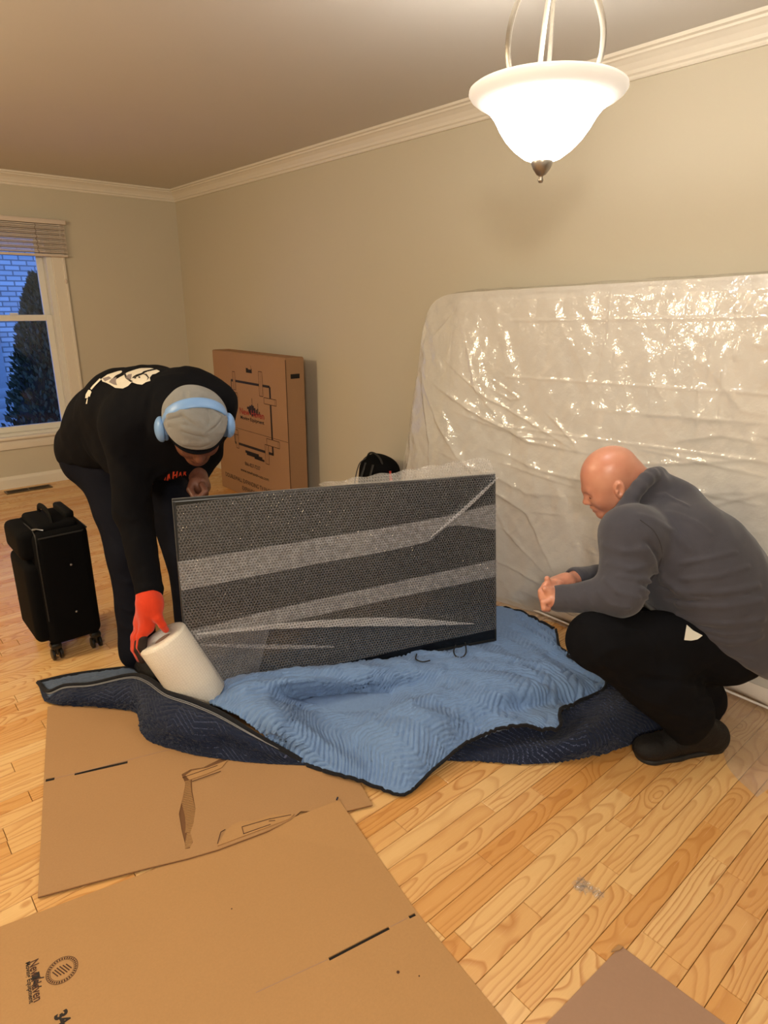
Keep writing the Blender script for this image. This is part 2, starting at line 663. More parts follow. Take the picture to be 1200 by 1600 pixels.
M['brick'] = brickm()
M['snow'] = simple('snow', sr(235, 238, 242), 0.8, var=0.05, scale=3, bump=0.4, bscale=4)
M['leaf'] = simple('evergreen_leaf', sr(46, 58, 40), 0.6, var=0.3, scale=6)
M['stone'] = simple('grey_stone', sr(150, 150, 150), 0.9, var=0.1)

# ------------------------------------------------------------------ room shell
XW, YW, ZC = 2.74, 6.05, 2.466
X0, Y0 = -3.2, -3.0
XR = 5.0
box('wall_right', (XW + 0.075, (Y0 + YW) / 2, ZC / 2), (0.15, YW - Y0, ZC), M['wall'], kind='structure')
wx0, wx1, wz0, wz1 = 0.66, 1.625, 0.44, 2.07
bm = bmesh.new()
for (ax, bx, az, bz) in ((X0, wx0, 0, ZC), (wx1, XW, 0, ZC), (wx0, wx1, 0, wz0), (wx0, wx1, wz1, ZC)):
    add_box(bm, ((ax + bx) / 2, YW + 0.09, (az + bz) / 2), (bx - ax, 0.18, bz - az))
link('wall_left', bm_mesh('wall_left', bm), M['wall'], kind='structure')
box('wall_back', ((X0 + XW) / 2, Y0 - 0.075, ZC / 2), (XW - X0, 0.15, ZC), M['wall'], kind='structure')
box('wall_far_left', (X0 - 0.075, (Y0 + YW) / 2, ZC / 2), (0.15, YW - Y0, ZC), M['wall'], kind='structure')
box('ceiling', ((X0 + XW) / 2, (Y0 + YW) / 2, ZC + 0.05), (XW - X0 + 0.3, YW - Y0 + 0.36, 0.1), M['ceiling'], kind='structure')
floor = box('floor', ((X0 + XW) / 2, (Y0 + YW) / 2, -0.065), (XW - X0 + 0.3, YW - Y0 + 0.36, 0.09), M['dull_brown'], kind='structure')


def extrude_profile(name, prof, a, b, mat, **kw):
    """prof: list of (out, z); a,b: (x,y) wall line; 'out' is measured to the left of a->b"""
    a, b = np.array(a, float), np.array(b, float)
    d = (b - a) / np.linalg.norm(b - a)
    n = np.array([-d[1], d[0]])
    bm = bmesh.new()
    L = []
    for q, sgn in ((a, 1), (b, -1)):
        L.append([bm.verts.new((*(q + n * o + d * o * sgn * kw.get('mitre', 1)), z)) for o, z in prof])
    k = len(prof)
    for i in range(k):
        j = (i + 1) % k
        bm.faces.new((L[0][i], L[0][j], L[1][j], L[1][i]))
    bm.faces.new(L[0])
    bm.faces.new(L[1][::-1])
    kw.pop('mitre', None)
    return link(name, bm_mesh(name, bm), mat, **kw)


crown = [(0, ZC), (0, ZC - 0.094), (0.010, ZC - 0.094), (0.014, ZC - 0.088), (0.014, ZC - 0.080), (0.022, ZC - 0.074), (0.026, ZC - 0.062), (0.040, ZC - 0.042), (0.056, ZC - 0.028),
         (0.064, ZC - 0.024), (0.066, ZC - 0.016), (0.078, ZC - 0.012), (0.080, ZC)]
extrude_profile('trim_1', crown, (XW, Y0), (XW, YW), M['trim'], kind='structure')
extrude_profile('trim_2', crown, (XW, YW), (X0, YW), M['trim'], kind='structure')
base = [(0, 0), (0.016, 0), (0.016, 0.075), (0.012, 0.088), (0.006, 0.10), (0, 0.102)]
extrude_profile('baseboard_right', base, (XW, Y0), (XW, YW), M['trim'], kind='structure')
extrude_profile('baseboard_left', base, (XW, YW), (X0, YW), M['trim'], kind='structure')

# ---- floor boards: each plank its own object where the photo lets them be told apart
BW, Y00 = 0.0618, 0.300
JO = [(14, 1.30), (11, 1.32), (8, 1.28), (6, 1.13), (7, 0.93), (8, 0.90), (4, 0.92), (7, 1.70), (6, 1.58), (3, 1.78), (2, 1.66), (1, 1.64), (5, 1.40), (4, 1.37), (2, 1.29), (0, 1.55)]
rb = random.Random(5)
near, far = [], []
for k in range(-12, 93):
    y = Y00 + BW * k
    js = sorted(x for kk, x in JO if kk == k)
    xs = [X0 + rb.random() * 0.6]
    while xs[-1] < XW:
        nx = xs[-1] + rb.uniform(0.35, 1.15)
        for j in js:
            if xs[-1] < j < nx + 0.25:
                nx = j
                break
        xs.append(nx)
    xs[0] = X0
    xs[-1] = XW
    for a, b in zip(xs[:-1], xs[1:]):
        tone = (rb.random() ** 0.8, rb.random(), rb.random())
        rec = (a, b, y, y + BW, tone, rb.uniform(-0.5, 0.1), rb.uniform(-0.03, 0.03), rb.uniform(0, 40))
        # is it in the camera's view?
        seen = False
        for t_ in (0.02, 0.25, 0.5, 0.75, 0.98):
            q = CM @ (np.array([a + (b - a) * t_, y + BW / 2, 0]) - CO)
            if q[2] > 0.2:
                px, py = 600 + FPX * q[0] / q[2], 800 + FPX * q[1] / q[2]
                if -40 < px < 1240 and py < 1640:
                    seen = True
        if seen and y < 3.9:
            near.append(rec)
        else:
            far.append(rec)
near.sort(key=lambda r: r[2])
far += near[298:]
near = near[:298]


def plank_data(r, g=0.0008):
    a, b, y0, y1, tone, xo, yo, zo = r
    e = 0.0011
    V = [(a + g, y0 + g, -0.02), (b - g, y0 + g, -0.02), (b - g, y1 - g, -0.02), (a + g, y1 - g, -0.02),
         (a + g, y0 + g, -e), (b - g, y0 + g, -e), (b - g, y1 - g, -e), (a + g, y1 - g, -e),
         (a + g + e, y0 + g + e, 0), (b - g - e, y0 + g + e, 0), (b - g - e, y1 - g - e, 0), (a + g + e, y1 - g - e, 0)]
    F = [(8, 9, 10, 11)]
    for s in (0, 4):
        for i in range(4):
            j = (i + 1) % 4
            F.append((s + i, s + j, s + 4 + j, s + 4 + i))
    G = [(x - a + xo, y - (y0 + y1) / 2 + yo, zo) for x, y, z in V]
    return V, F, G, [(*tone, 1)] * 12


def plank_mesh(recs):
    V, F, G, T = [], [], [], []
    for r in recs:
        v, f, g, t = plank_data(r)
        F += [tuple(i + len(V) for i in q) for q in f]
        V += v
        G += g
        T += t
    me = mesh_np('floor_board', V, F, False)
    at = me.attributes.new('gp', 'FLOAT_VECTOR', 'POINT')
    at.data.foreach_set('vector', np.array(G, np.float32).ravel())
    at = me.attributes.new('tone', 'FLOAT_COLOR', 'POINT')
    at.data.foreach_set('color', np.array(T, np.float32).ravel())
    return me


for r in near:
    link('floor_board', plank_mesh([r]), M['wood'], floor)
link('distant_floor_boards', plank_mesh(far), M['wood'], floor, kind='stuff')

# ---- window
win = thing('window_1', (1.15, YW, wz0), 'white double-hung window with raised mini blind, dusk garden outside', None)
win['kind'] = 'structure'


def wbox(name, x0, x1, y0, y1, z0, z1, mat=M['vinyl'], bev=0.004, par=win):
    return box(name, ((x0 + x1) / 2, (y0 + y1) / 2, (z0 + z1) / 2), (x1 - x0, y1 - y0, z1 - z0), mat, par, bev=bev)


bm = bmesh.new()
for c, s in (((wx1 - 0.02, YW + 0.09, (wz0 + wz1) / 2), (0.04, 0.18, wz1 - wz0)), ((wx0 + 0.02, YW + 0.09, (wz0 + wz1) / 2), (0.04, 0.18, wz1 - wz0)),
             (((wx0 + wx1) / 2, YW + 0.09, wz1 - 0.01), (wx1 - wx0 - 0.08, 0.18, 0.02)), (((wx0 + wx1) / 2, YW + 0.09, wz0 + 0.01), (wx1 - wx0 - 0.08, 0.18, 0.02))):
    add_box(bm, c, s)
link('window_frame', bm_mesh('window_frame', bm), M['vinyl'], win)
# casing with stepped profile
for nm, x0, x1 in (('casing', wx1, wx1 + 0.10), ('casing', wx0 - 0.10, wx0)):
    bm = bmesh.new()
    add_box(bm, ((x0 + x1) / 2, YW - 0.008, (wz0 + wz1) / 2 + 0.02), (x1 - x0, 0.016, wz1 - wz0 + 0.12), bev=0.003)
    add_box(bm, (x0 + 0.022 if x0 < wx0 else x1 - 0.012, YW - 0.013, (wz0 + wz1) / 2 + 0.02), (0.022, 0.026, wz1 - wz0 + 0.12), bev=0.004)
    link(nm, bm_mesh(nm, bm), M['trim'], win)
wbox('head_casing', wx0 - 0.1, wx1 + 0.1, YW - 0.018, YW, wz1 + 0.0, wz1 + 0.08, M['trim'])
wbox('window_sill', wx0 - 0.12, wx1 + 0.12, YW - 0.05, YW + 0.06, wz0 - 0.028, wz0, M['trim'], 0.008)
wbox('apron', wx0 - 0.10, wx1 + 0.10, YW - 0.02, YW, wz0 - 0.11, wz0 - 0.028, M['trim'], 0.006)
# sashes
for nm, z0, z1, yy in (('upper_sash', 1.36, wz1 - 0.02, YW + 0.12), ('lower_sash', wz0 + 0.02, 1.41, YW + 0.08)):
    sx0, sx1 = wx0 + 0.04, wx1 - 0.04
    t_ = 0.048
    bm = bmesh.new()
    for c, s in (((sx0 + t_ / 2, yy, (z0 + z1) / 2), (t_, 0.034, z1 - z0)), ((sx1 - t_ / 2, yy, (z0 + z1) / 2), (t_, 0.034, z1 - z0)),
                 (((sx0 + sx1) / 2, yy, z0 + t_ / 2), (sx1 - sx0 - 2 * t_, 0.034, t_)), (((sx0 + sx1) / 2, yy, z1 - t_ / 2), (sx1 - sx0 - 2 * t_, 0.034, t_))):
        add_box(bm, c, s, bev=0.004)
    so = link(nm, bm_mesh(nm, bm), M['vinyl'], win)
    box('pane', ((sx0 + sx1) / 2, yy, (z0 + z1) / 2), (sx1 - sx0 - 2 * t_ + 0.01, 0.006, z1 - z0 - 2 * t_ + 0.01), M['glass'], so)
    if nm == 'lower_sash':
        box('sash_lock', (1.30, yy - 0.005, z1 + 0.008), (0.06, 0.02, 0.014), M['vinyl'], so, bev=0.004)
# blind
bl = thing('window_blind', (1.15, YW - 0.03, 2.1), 'raised white mini blind with stacked slats at the top of the window', 'blind')
box('head_rail', (1.15, YW - 0.045, 2.125), (1.21, 0.05, 0.035), M['blind'], bl, bev=0.004)
for i in range(22):
    z = 2.098 - i * 0.0098
    box('slat', (1.145 + 0.002 * math.sin(i), YW - 0.045, z), (1.19, 0.044 + 0.003 * math.sin(i * 2.1), 0.0045), M['blind'], bl, rot=Matrix.Rotation(math.radians(4 * math.sin(i * 1.7)), 3, 'X'))
box('bottom_rail', (1.145, YW - 0.045, 1.872), (1.19, 0.046, 0.018), M['blind'], bl, bev=0.003)
for cx in (1.52, 1.23, 0.8):
    pts = [(cx + 0.006 * math.sin(k * 1.9), YW - 0.0705 - 0.004 * math.cos(k * 2.3), 2.1 - k * 0.012) for k in range(19)]
    tube('ladder_cord', pts, 0.0022, M['cord_grey'], bl, 6)
tube('pull_cord', [(1.70, YW - 0.06, 2.11), (1.712, YW - 0.03, 1.9), (1.708, YW - 0.022, 1.72), (1.715, YW - 0.022, 1.5), (1.70, YW - 0.022, 1.3)], 0.002, M['blind'], bl, 6)
lathe('cord_tassel', [(0.001, 0), (0.008, 0.002), (0.010, 0.02), (0.004, 0.035), (0.001, 0.036)], (1.708, YW - 0.028, 1.66), M['blind'], bl, n=12)

# ---- floor vent
v0 = (1.145, 5.905)
vt = thing('floor_vent', (v0[0], v0[1], 0), 'bronze floor register set in the boards under the window', 'vent')
bm = bmesh.new()
for c, s in (((0, 0.048, 0.003), (0.35, 0.014, 0.006)), ((0, -0.048, 0.003), (0.35, 0.014, 0.006)), ((0.168, 0, 0.003), (0.014, 0.082, 0.006)), ((-0.168, 0, 0.003), (0.014, 0.082, 0.006)), ((0, 0, 0.003), (0.01, 0.082, 0.006))):
    add_box(bm, (v0[0] + c[0], v0[1] + c[1], c[2]), s, bev=0.001)
link('vent_frame', bm_mesh('vent_frame', bm), M['dull_brown'], vt)
box('duct_opening', (v0[0], v0[1], 0.0006), (0.325, 0.085, 0.001), M['dark'], vt)
for i in range(26):
    x = v0[0] - 0.155 + i * 0.0124
    if abs(x - v0[0]) > 0.006:
        box('louver', (x, v0[1], 0.003), (0.0022, 0.082, 0.004), M['dull_brown'], vt)

# ------------------------------------------------------------------ outside
gr = box('ground', (2, 16, -0.45), (30, 19.3, 0.1), M['snow'], kind='structure')
hs = thing('neighbouring_house', (2, 13, -0.4), 'brick house across the snowy yard, seen blue at dusk through the window', 'house')
box('brick_wall', (0.2, 13.3, 2.8), (6.6, 0.3, 6.4), M['brick'], hs)
box('brick_wall', (5.5, 14.6, 2.8), (4.0, 0.3, 6.4), M['brick'], hs)
wq = box('window_trim', (3.72, 14.42, 2.62), (0.62, 0.06, 1.1), M['vinyl'], hs, bev=0.01)
box('pane', (3.72, 14.38, 2.62), (0.5, 0.02, 0.98), M['black_plastic'], wq)
box('garage_door', (1.6, 13.12, 0.62), (1.8, 0.06, 2.0), M['stone'], hs, bev=0.01)
box('door_trim', (1.6, 13.10, 1.68), (2.0, 0.08, 0.14), M['vinyl'], hs, bev=0.01)
for i in range(4):
    box('step', (1.9, 12.4 - i * 0.3, -0.33 + (3 - i) * 0.13), (1.6, 0.32, 0.14), M['stone'], hs, bev=0.01)
tr = thing('evergreen_shrub', (1.98, 7.9, -0.4), 'tall conical dark evergreen shrub just outside the window', 'shrub')
rs = random.Random(3)
V, F = [], []
for i in range(5200):
    h = rs.random() ** 0.8
    R_ = 0.62 * (1 - h) ** 0.75 + 0.04
    a = rs.uniform(0, 6.28)
    r = R_ * (0.75 + 0.3 * rs.random())
    c = np.array([1.98 + r * math.cos(a), 7.9 + r * math.sin(a), -0.38 + 2.15 * h])
    d = np.array([math.cos(a) * 0.5 + rs.uniform(-.4, .4), math.sin(a) * 0.5 + rs.uniform(-.4, .4), rs.uniform(0.5, 1.2)])
    d /= np.linalg.norm(d)
    s = np.cross(d, [rs.uniform(-1, 1), rs.uniform(-1, 1), 0.2])
    s /= np.linalg.norm(s)
    L_, w = rs.uniform(0.05, 0.10), 0.018
    b0 = len(V)
    V += [c - s * w * 0.4, c + d * L_ * 0.5 - s * w, c + d * L_, c + d * L_ * 0.5 + s * w]
    F.append((b0, b0 + 1, b0 + 2, b0 + 3))
link('foliage', mesh_np('foliage', V, F, False), M['leaf'], tr, kind='stuff')
lathe('inner_core', [(0.45, 0.1), (0.5, 0.4), (0.35, 1.1), (0.12, 1.8), (0.01, 2.0)], (1.98, 7.9, -0.4), simple('shrub_core', sr(16, 18, 14), 0.95), tr, n=14)  # near-black solid core filling the inside of the foliage

# ------------------------------------------------------------------ pendant lamp
LX, LY = LAMP
pd = thing('pendant_lamp', (LX, LY, 2.466), 'lit frosted glass bowl pendant on three curved nickel arms', 'lamp')
prof = [(0.001, 1.862), (0.03, 1.864), (0.048, 1.871), (0.075, 1.890), (0.098, 1.913), (0.116, 1.938), (0.130, 1.963), (0.146, 1.983), (0.166, 1.998)]
prof_in = [(0.16, 2.003), (0.14, 1.987), (0.122, 1.964), (0.108, 1.94), (0.09, 1.916), (0.068, 1.895), (0.001, 1.872)]
lathe('glass_bowl', [(r, z) for r, z in prof] + prof_in, (LX, LY, 0), M['bowl'], pd, n=72)
lathe('bowl_rim', [(0.160, 1.997), (0.166, 1.996), (0.182, 2.004), (0.194, 2.013), (0.200, 2.022), (0.199, 2.029), (0.193, 2.033), (0.185, 2.030), (0.172, 2.014), (0.160, 2.003), (0.160, 1.997)], (LX, LY, 0), M['bowl_rim'], pd, n=72,
      label='wide rolled outer rim of frosted glass')
lathe('finial', [(0.001, 1.812), (0.005, 1.813), (0.008, 1.819), (0.005, 1.826), (0.006, 1.829), (0.012, 1.832), (0.022, 1.845), (0.028, 1.858), (0.028, 1.864), (0.001, 1.868)], (LX, LY, 0), M['nickel'], pd, n=28)
lathe('stem', [(0.006, 1.86), (0.006, 2.06), (0.012, 2.065), (0.012, 2.085), (0.006, 2.09), (0.0055, 2.44)], (LX, LY, 0), M['nickel'], pd, n=16)
lathe('ceiling_canopy', [(0.001, 2.41), (0.02, 2.412), (0.045, 2.43), (0.062, 2.45), (0.065, 2.466)], (LX, LY, 0), M['nickel'], pd, n=32)
lathe('hub', [(0.001, 2.29), (0.02, 2.30), (0.028, 2.32), (0.02, 2.345), (0.001, 2.35)], (LX, LY, 0), M['nickel'], pd, n=24)
for aa in (167, 47, 287):
    a = math.radians(aa)
    pr = [(0.118, 1.985), (0.118, 2.03), (0.132, 2.09), (0.128, 2.15), (0.10, 2.22), (0.06, 2.28), (0.022, 2.325)]
    pts = crom([(LX + r * math.cos(a), LY + r * math.sin(a), z) for r, z in pr], 26)
    tube('arm', pts, 0.0085, M['nickel'], pd, 8, flat=0.55)
    pr = [(0.012, 2.02), (0.02, 2.045), (0.03, 2.06), (0.045, 2.075)]
    a += 0.5
    pts = crom([(LX + r * math.cos(a), LY + r * math.sin(a), z) for r, z in pr], 12)
    tube('scroll', pts, 0.006, M['nickel'], pd, 8)
for i, aa in enumerate((60, 180, 300)):
    a = math.radians(aa)
    p = (LX + 0.05 * math.cos(a), LY + 0.05 * math.sin(a), 1.935)
    lathe('bulb', [(0.001, 0), (0.018, 0.006), (0.026, 0.024), (0.022, 0.045), (0.012, 0.06), (0.012, 0.075)], p, M['bowl'], pd, n=16)
    lm = lamp('bulb_light', 'POINT', (LX + 0.05 * math.cos(a), LY + 0.05 * math.sin(a), 2.05), BULB / 3, (1.0, 0.98, 0.94), shadow_soft_size=0.03)
    lm.parent = pd
    lm.matrix_parent_inverse = Matrix.Translation(-pd.location)


def text_mesh(body, size=1.0, bold=0.0):
    cu = bpy.data.curves.new('print', 'FONT')
    cu.body = body
    cu.size = size
    cu.offset = bold
    cu.resolution_u = 3
    o = bpy.data.objects.new('tmp', cu)
    C.objects.link(o)
    dg = bpy.context.evaluated_depsgraph_get()
    dg.update()
    me = bpy.data.meshes.new_from_object(o.evaluated_get(dg))
    bpy.data.objects.remove(o)
    return me


def text(name, body, org, xd, yd, height, mat, parent, width=None, bold=0.0, center=True, off=0.0008):
    me = text_mesh(body, 1.0, bold)
    v = np.empty(len(me.vertices) * 3, np.float32)
    me.vertices.foreach_get('co', v)
    v = v.reshape(-1, 3)
    x0, x1 = v[:, 0].min(), v[:, 0].max()
    s = height / 0.72
    sx = width / (x1 - x0) if width else s
    xd, yd = np.array(xd, float), np.array(yd, float)
    nd = np.cross(xd, yd)
    xx = (v[:, 0] - ((x0 + x1) / 2 if center else x0)) * sx
    yy = v[:, 1] * s
    w = np.array(org)[None] + xx[:, None] * xd + yy[:, None] * yd + nd * off
    me.vertices.foreach_set('co', w.astype(np.float32).ravel())
    me.update()
    me.materials.clear()
    return link(name, me, mat, parent)


# ------------------------------------------------------------------ tall cardboard box
BX, BY0, BY1, BH, BD = 2.45, 3.87, 4.96, 1.145, 0.155
bt = thing('packing_box', (BX + BD / 2, (BY0 + BY1) / 2, 0), 'tall printed cardboard box standing against the beige wall', 'box')
bm = bmesh.new()
add_box(bm, (BX + BD / 2, (BY0 + BY1) / 2, BH / 2), (BD, BY1 - BY0, BH), bev=0.004)
link('carton', bm_mesh('carton', bm), M['card_box'], bt)
box('top_flap', (BX + BD / 2 + 0.001, (BY0 + BY1) / 2, BH + 0.002), (BD - 0.012, BY1 - BY0 - 0.01, 0.005), M['card_box'], bt)
box('edge_seam', (BX + 0.002, BY0 - 0.0004, BH / 2), (0.005, 0.002, BH - 0.02), M['ink_soft'], bt)
YD, ZD = np.array([0, -1.0, 0]), np.array([0, 0, 1.0])


def bp(a, b):  # a: metres from left edge of front, b: height
    return np.array([BX, BY1 - a, b])


def strip(bm, p, q, w, off=0.0009):
    """printed line on the front face"""
    p, q = np.array(p, float), np.array(q, float)
    d = (q - p) / np.linalg.norm(q - p)
    n = np.array([-d[1], d[0]]) * w / 2
    vv = [bm.verts.new((BX - off, BY1 - x, z)) for x, z in (p + n, q + n, q - n, p - n)]
    bm.faces.new(vv)


bm = bmesh.new()
FL_, FR_, FT, FB = 0.29, 0.87, 0.93, 0.43
for p, q, w in (((FL_, FT), (FR_, FT), 0.018), ((FR_, FT), (FR_, FB), 0.022), ((FL_, FB), (FR_ + 0.01, FB), 0.020), ((FL_, FT), (FL_, FB), 0.010)):
    strip(bm, p, q, w)


def orect(x0, z0, x1, z1, w=0.005):
    for p, q in (((x0, z0), (x1, z0)), ((x1, z0), (x1, z1)), ((x1, z1), (x0, z1)), ((x0, z1), (x0, z0))):
        strip(bm, p, q, w, 0.0014)


link('printed_frame', bm_mesh('printed_frame', bm), M['ink'], bt)
bm = bmesh.new()
clamps = [(FL_ + 0.03, 0.86, FL_ + 0.07, 1.0), (FL_ - 0.07, 0.80, FL_ + 0.09, 0.84), (0.72, 0.85, 0.77, 1.03), (0.78, 0.80, 0.95, 0.845), (FL_ + 0.02, 0.39, FL_ + 0.06, 0.50), (FL_ - 0.02, 0.50, FL_ + 0.06, 0.54),
          (0.76, 0.34, 0.81, 0.49), (0.79, 0.49, 0.97, 0.54)]
for (x0, z0, x1, z1) in clamps:
    bm = bmesh.new()
    vv = [bm.verts.new((BX - 0.0012, BY1 - x, z)) for x, z in ((x0, z0), (x0, z1), (x1, z1), (x1, z0))]
    bm.faces.new(vv)
    link('printed_clamp_fill', bm_mesh('printed_clamp_fill', bm), M['card_box'], bt)
for c_ in clamps:
    bm = bmesh.new()
    orect(*c_)
    strip(bm, ((c_[0] + c_[2]) / 2, c_[1]), ((c_[0] + c_[2]) / 2, c_[3]), 0.003, 0.0014) if c_[3] - c_[1] > 0.08 else strip(bm, (c_[2] - 0.02, c_[1]), (c_[2] - 0.02, c_[3]), 0.003, 0.0014)
    link('printed_clamp', bm_mesh('printed_clamp', bm), M['ink_soft'], bt)
bm = bmesh.new()
for (x0, z0, x1, z1) in ((0.45, 0.375, 0.66, 0.392), (0.47, 0.36, 0.71, 0.377), (0.59, 0.349, 0.74, 0.362)):
    strip(bm, (x0, (z0 + z1) / 2), (x1, (z0 + z1) / 2), z1 - z0 + 0.004)
# skyline silhouette of the emblem
for x, z0, w, h in ((0.50, 0.70, 0.024, 0.05), (0.52, 0.69, 0.028, 0.07), (0.545, 0.68, 0.02, 0.09), (0.565, 0.69, 0.02, 0.075), (0.585, 0.69, 0.022, 0.06), (0.61, 0.70, 0.018, 0.04), (0.63, 0.69, 0.012, 0.06), (0.552, 0.75, 0.006, 0.07),
                    (0.635, 0.74, 0.005, 0.05), (0.48, 0.73, 0.02, 0.018), (0.655, 0.70, 0.012, 0.03)):
    strip(bm, (x + 0.05, z0), (x + 0.05, z0 + h), w)
link('printed_skyline', bm_mesh('printed_skyline', bm), M['ink'], bt, kind='stuff')
text('printed_lettering', 'New Haven', bp(0.585, 0.680), YD, ZD, 0.05, M['ink_red'], bt, width=0.37, bold=0.02, off=0.0016)
text('printed_lettering', 'Moving Equipment', bp(0.585, 0.640), YD, ZD, 0.028, M['ink'], bt, width=0.36, bold=0.02)
text('printed_lettering', '866-827-7237', bp(0.55, 0.268), YD, ZD, 0.030, M['ink'], bt, width=0.24, bold=0.01)
text('printed_lettering', 'www.newhaven-usa.com', bp(0.57, 0.205), YD, ZD, 0.028, M['ink'], bt, width=0.44, bold=0.01)
text('printed_lettering', 'DOUBLEWALL EXPANDING TV PACKING KIT', bp(0.53, 0.108), YD, ZD, 0.036, M['ink'], bt, width=0.90, bold=0.008)
text('printed_lettering', 'EXPANDS TO 78"', bp(0.54, 0.045), YD, ZD, 0.036, M['ink'], bt, width=0.36, bold=0.008)
box('handle_hole', (BX + 0.0005, BY1 - 0.58, 1.025), (0.003, 0.085, 0.034), M['dark'], bt)
box('handle_flap', (BX - 0.002, BY1 - 0.595, 1.05), (0.004, 0.04, 0.03), M['card_box'], bt)
box('handle_hole', (BX + BD / 2, BY0 + 0.0005, 1.02), (0.075, 0.003, 0.032), M['dark'], bt)
for z in (0.555,):
    box('crease', (BX - 0.0003, (BY0 + BY1) / 2, z), (0.001, BY1 - BY0 - 0.01, 0.003), M['ink_soft'], bt)

# ------------------------------------------------------------------ flat cardboard on the floor
c1 = [(0.413, 2.461)] + [tuple(fl(x, y, 0.0105)[:2]) for x, y in ((59, 1401), (140, 1379), (225, 1357), (292, 1341), (340, 1327), (380, 1312), (420, 1297), (455, 1280), (470, 1267), (540, 1267), (582, 1257))] + [(1.31, 2.14)]
cs = thing('cardboard_sheet', (0.7, 1.8, 0), 'flattened torn cardboard lying partly under the dark blanket', 'cardboard', None)
s1a, s1b = fl(117, 1213.5), fl(200, 1194.5)
s2a, s2b = fl(72, 1223.5), fl(86, 1220.5)
tearA = [fl(284, 1214), fl(298, 1206), fl(318, 1203), fl(345, 1189), fl(357, 1188), fl(352, 1198), fl(322, 1210), fl(300, 1216), fl(301, 1240), fl(306, 1268), fl(303, 1290), fl(298, 1305), fl(302, 1320), fl(297, 1330), fl(290, 1331),
         fl(289, 1320), fl(284, 1300), fl(280, 1275), fl(286, 1250), fl(290, 1228)]
sheet('corrugated_layer', c1, simple('cardboard_core_shaded', sr(112, 76, 46), 0.9), cs, z0=0.0045, z1=0.0074)  # core coloured darker to give the shade between flutes and at the edge
c1i = c1
sheet('face_liner', c1, M['card_b'], cs, holes=[slot(s1a, s1b, 0.014), slot(s2a, s2b, 0.014), [p[:2] for p in tearA]], z0=0.0075, z1=0.0105)
bm = bmesh.new()
for k in range(41):
    y = 1222 + k * 2.55
    w_ = 9 if y < 1300 else 6
    xc = 294 + 5 * math.sin(y * 0.05)
    a, b = fl(xc - w_, y + 2, 0.0085), fl(xc + w_, y - 2, 0.0085)
    d = (b - a) / np.linalg.norm(b - a)
    ang = math.atan2(d[1], d[0])
    add_box(bm, tuple((a + b) / 2), (np.linalg.norm(b - a), 0.0026, 0.003), rot=Matrix.Rotation(ang, 3, 'Z'))
link('exposed_flutes', bm_mesh('exposed_flutes', bm), M['card'], cs, kind='stuff')
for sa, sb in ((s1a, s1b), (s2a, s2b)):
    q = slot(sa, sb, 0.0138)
    sheet('slot_shadow_gap', q, M['dark'], cs, z0=0.0074, z1=0.0079)  # dark sheet laid in the slot to stand for its shade
for o_, pts in (('torn_flap', [(290, 1212), (300, 1205), (325, 1200), (356, 1188), (346, 1200), (322, 1210), (296, 1219)]),
                ('torn_flap', [(375, 1284), (398, 1283), (425, 1274), (460, 1272), (452, 1280), (420, 1292), (380, 1307), (340, 1322), (352, 1300), (362, 1290)])):
    sheet(o_, [fl(x, y, 0.012)[:2] for x, y in pts], M['card'], cs, z0=0.0106, z1=0.0140)
bm = bmesh.new()
for a, b in (((378, 1292), (423, 1279)), ((380, 1303), (423, 1288)), ((378, 1292), (381, 1303)), ((340, 1318), (345, 1300)), ((345, 1300), (352, 1296)), ((420, 1280), (455, 1273)), ((420, 1283), (430, 1282)), ((285, 1215), (340, 1196)), ((300, 1221), (345, 1205))):
    p, q = fl(*a, 0.0142), fl(*b, 0.0142)
    d = q - p
    add_box(bm, tuple((p + q) / 2), (np.linalg.norm(d), 0.0022, 0.0012), rot=Matrix.Rotation(math.atan2(d[1], d[0]), 3, 'Z'))
link('tear_line', bm_mesh('tear_line', bm), M['ink_soft'], cs, kind='stuff')
sheet('crease', slot(fl(86, 1220.5), fl(372, 1148), 0.003), M['card_back'], cs, z0=0.0105, z1=0.0110)

# big front sheet
c2t = [fl(400, 1299, 0.004), fl(530, 1250, 0.0150), fl(590, 1337, 0.004)]
c2 = [tuple(c2t[0][:2]), tuple(c2t[2][:2]), tuple(fl(650, 1425)[:2]), (0.86, 0.60), (0.80, 0.1), (-0.9, 0.35), (-0.65, 1.80), tuple(fl(0, 1450)[:2])]
cs2 = thing('cardboard_sheet', (0.4, 1.0, 0), 'large flat cardboard sheet in front with dark slots and a round stamp', 'cardboard')
t1a, t1b = fl(514, 1500.5), fl(608, 1451.5)
t2a, t2b = fl(639, 1435), fl(649, 1430)
sheet('board', c2, M['card'], cs2, holes=[slot(t1a, t1b, 0.009), slot(t2a, t2b, 0.009)], z0=0.0005, z1=0.0040)
bm = bmesh.new()
up_ = [bm.verts.new(tuple(v)) for v in c2t]
dn_ = [bm.verts.new((v[0], v[1], v[2] - 0.0033)) for v in c2t]
bm.faces.new(up_)
bm.faces.new(dn_[::-1])
for i_ in range(3):
    bm.faces.new((up_[i_], dn_[i_], dn_[(i_ + 1) % 3], up_[(i_ + 1) % 3]))
link('raised_corner', bm_mesh('raised_corner', bm), M['card'], cs2)
sheet('slot_shadow_gap', slot(t1a, t1b, 0.0088), M['dark'], cs2, z0=0.0002, z1=0.0006)  # near-black strips painting the shade down in the slots
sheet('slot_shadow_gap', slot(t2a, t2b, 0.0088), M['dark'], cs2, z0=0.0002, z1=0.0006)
sheet('crease', slot(fl(610, 1450), fl(637, 1436), 0.002), M['card_back'], cs2, z0=0.0040, z1=0.0044)
sheet('crease', slot(fl(400, 1553), fl(512, 1501), 0.002), M['card_back'], cs2, z0=0.0040, z1=0.0044)
zc2 = 0.0041


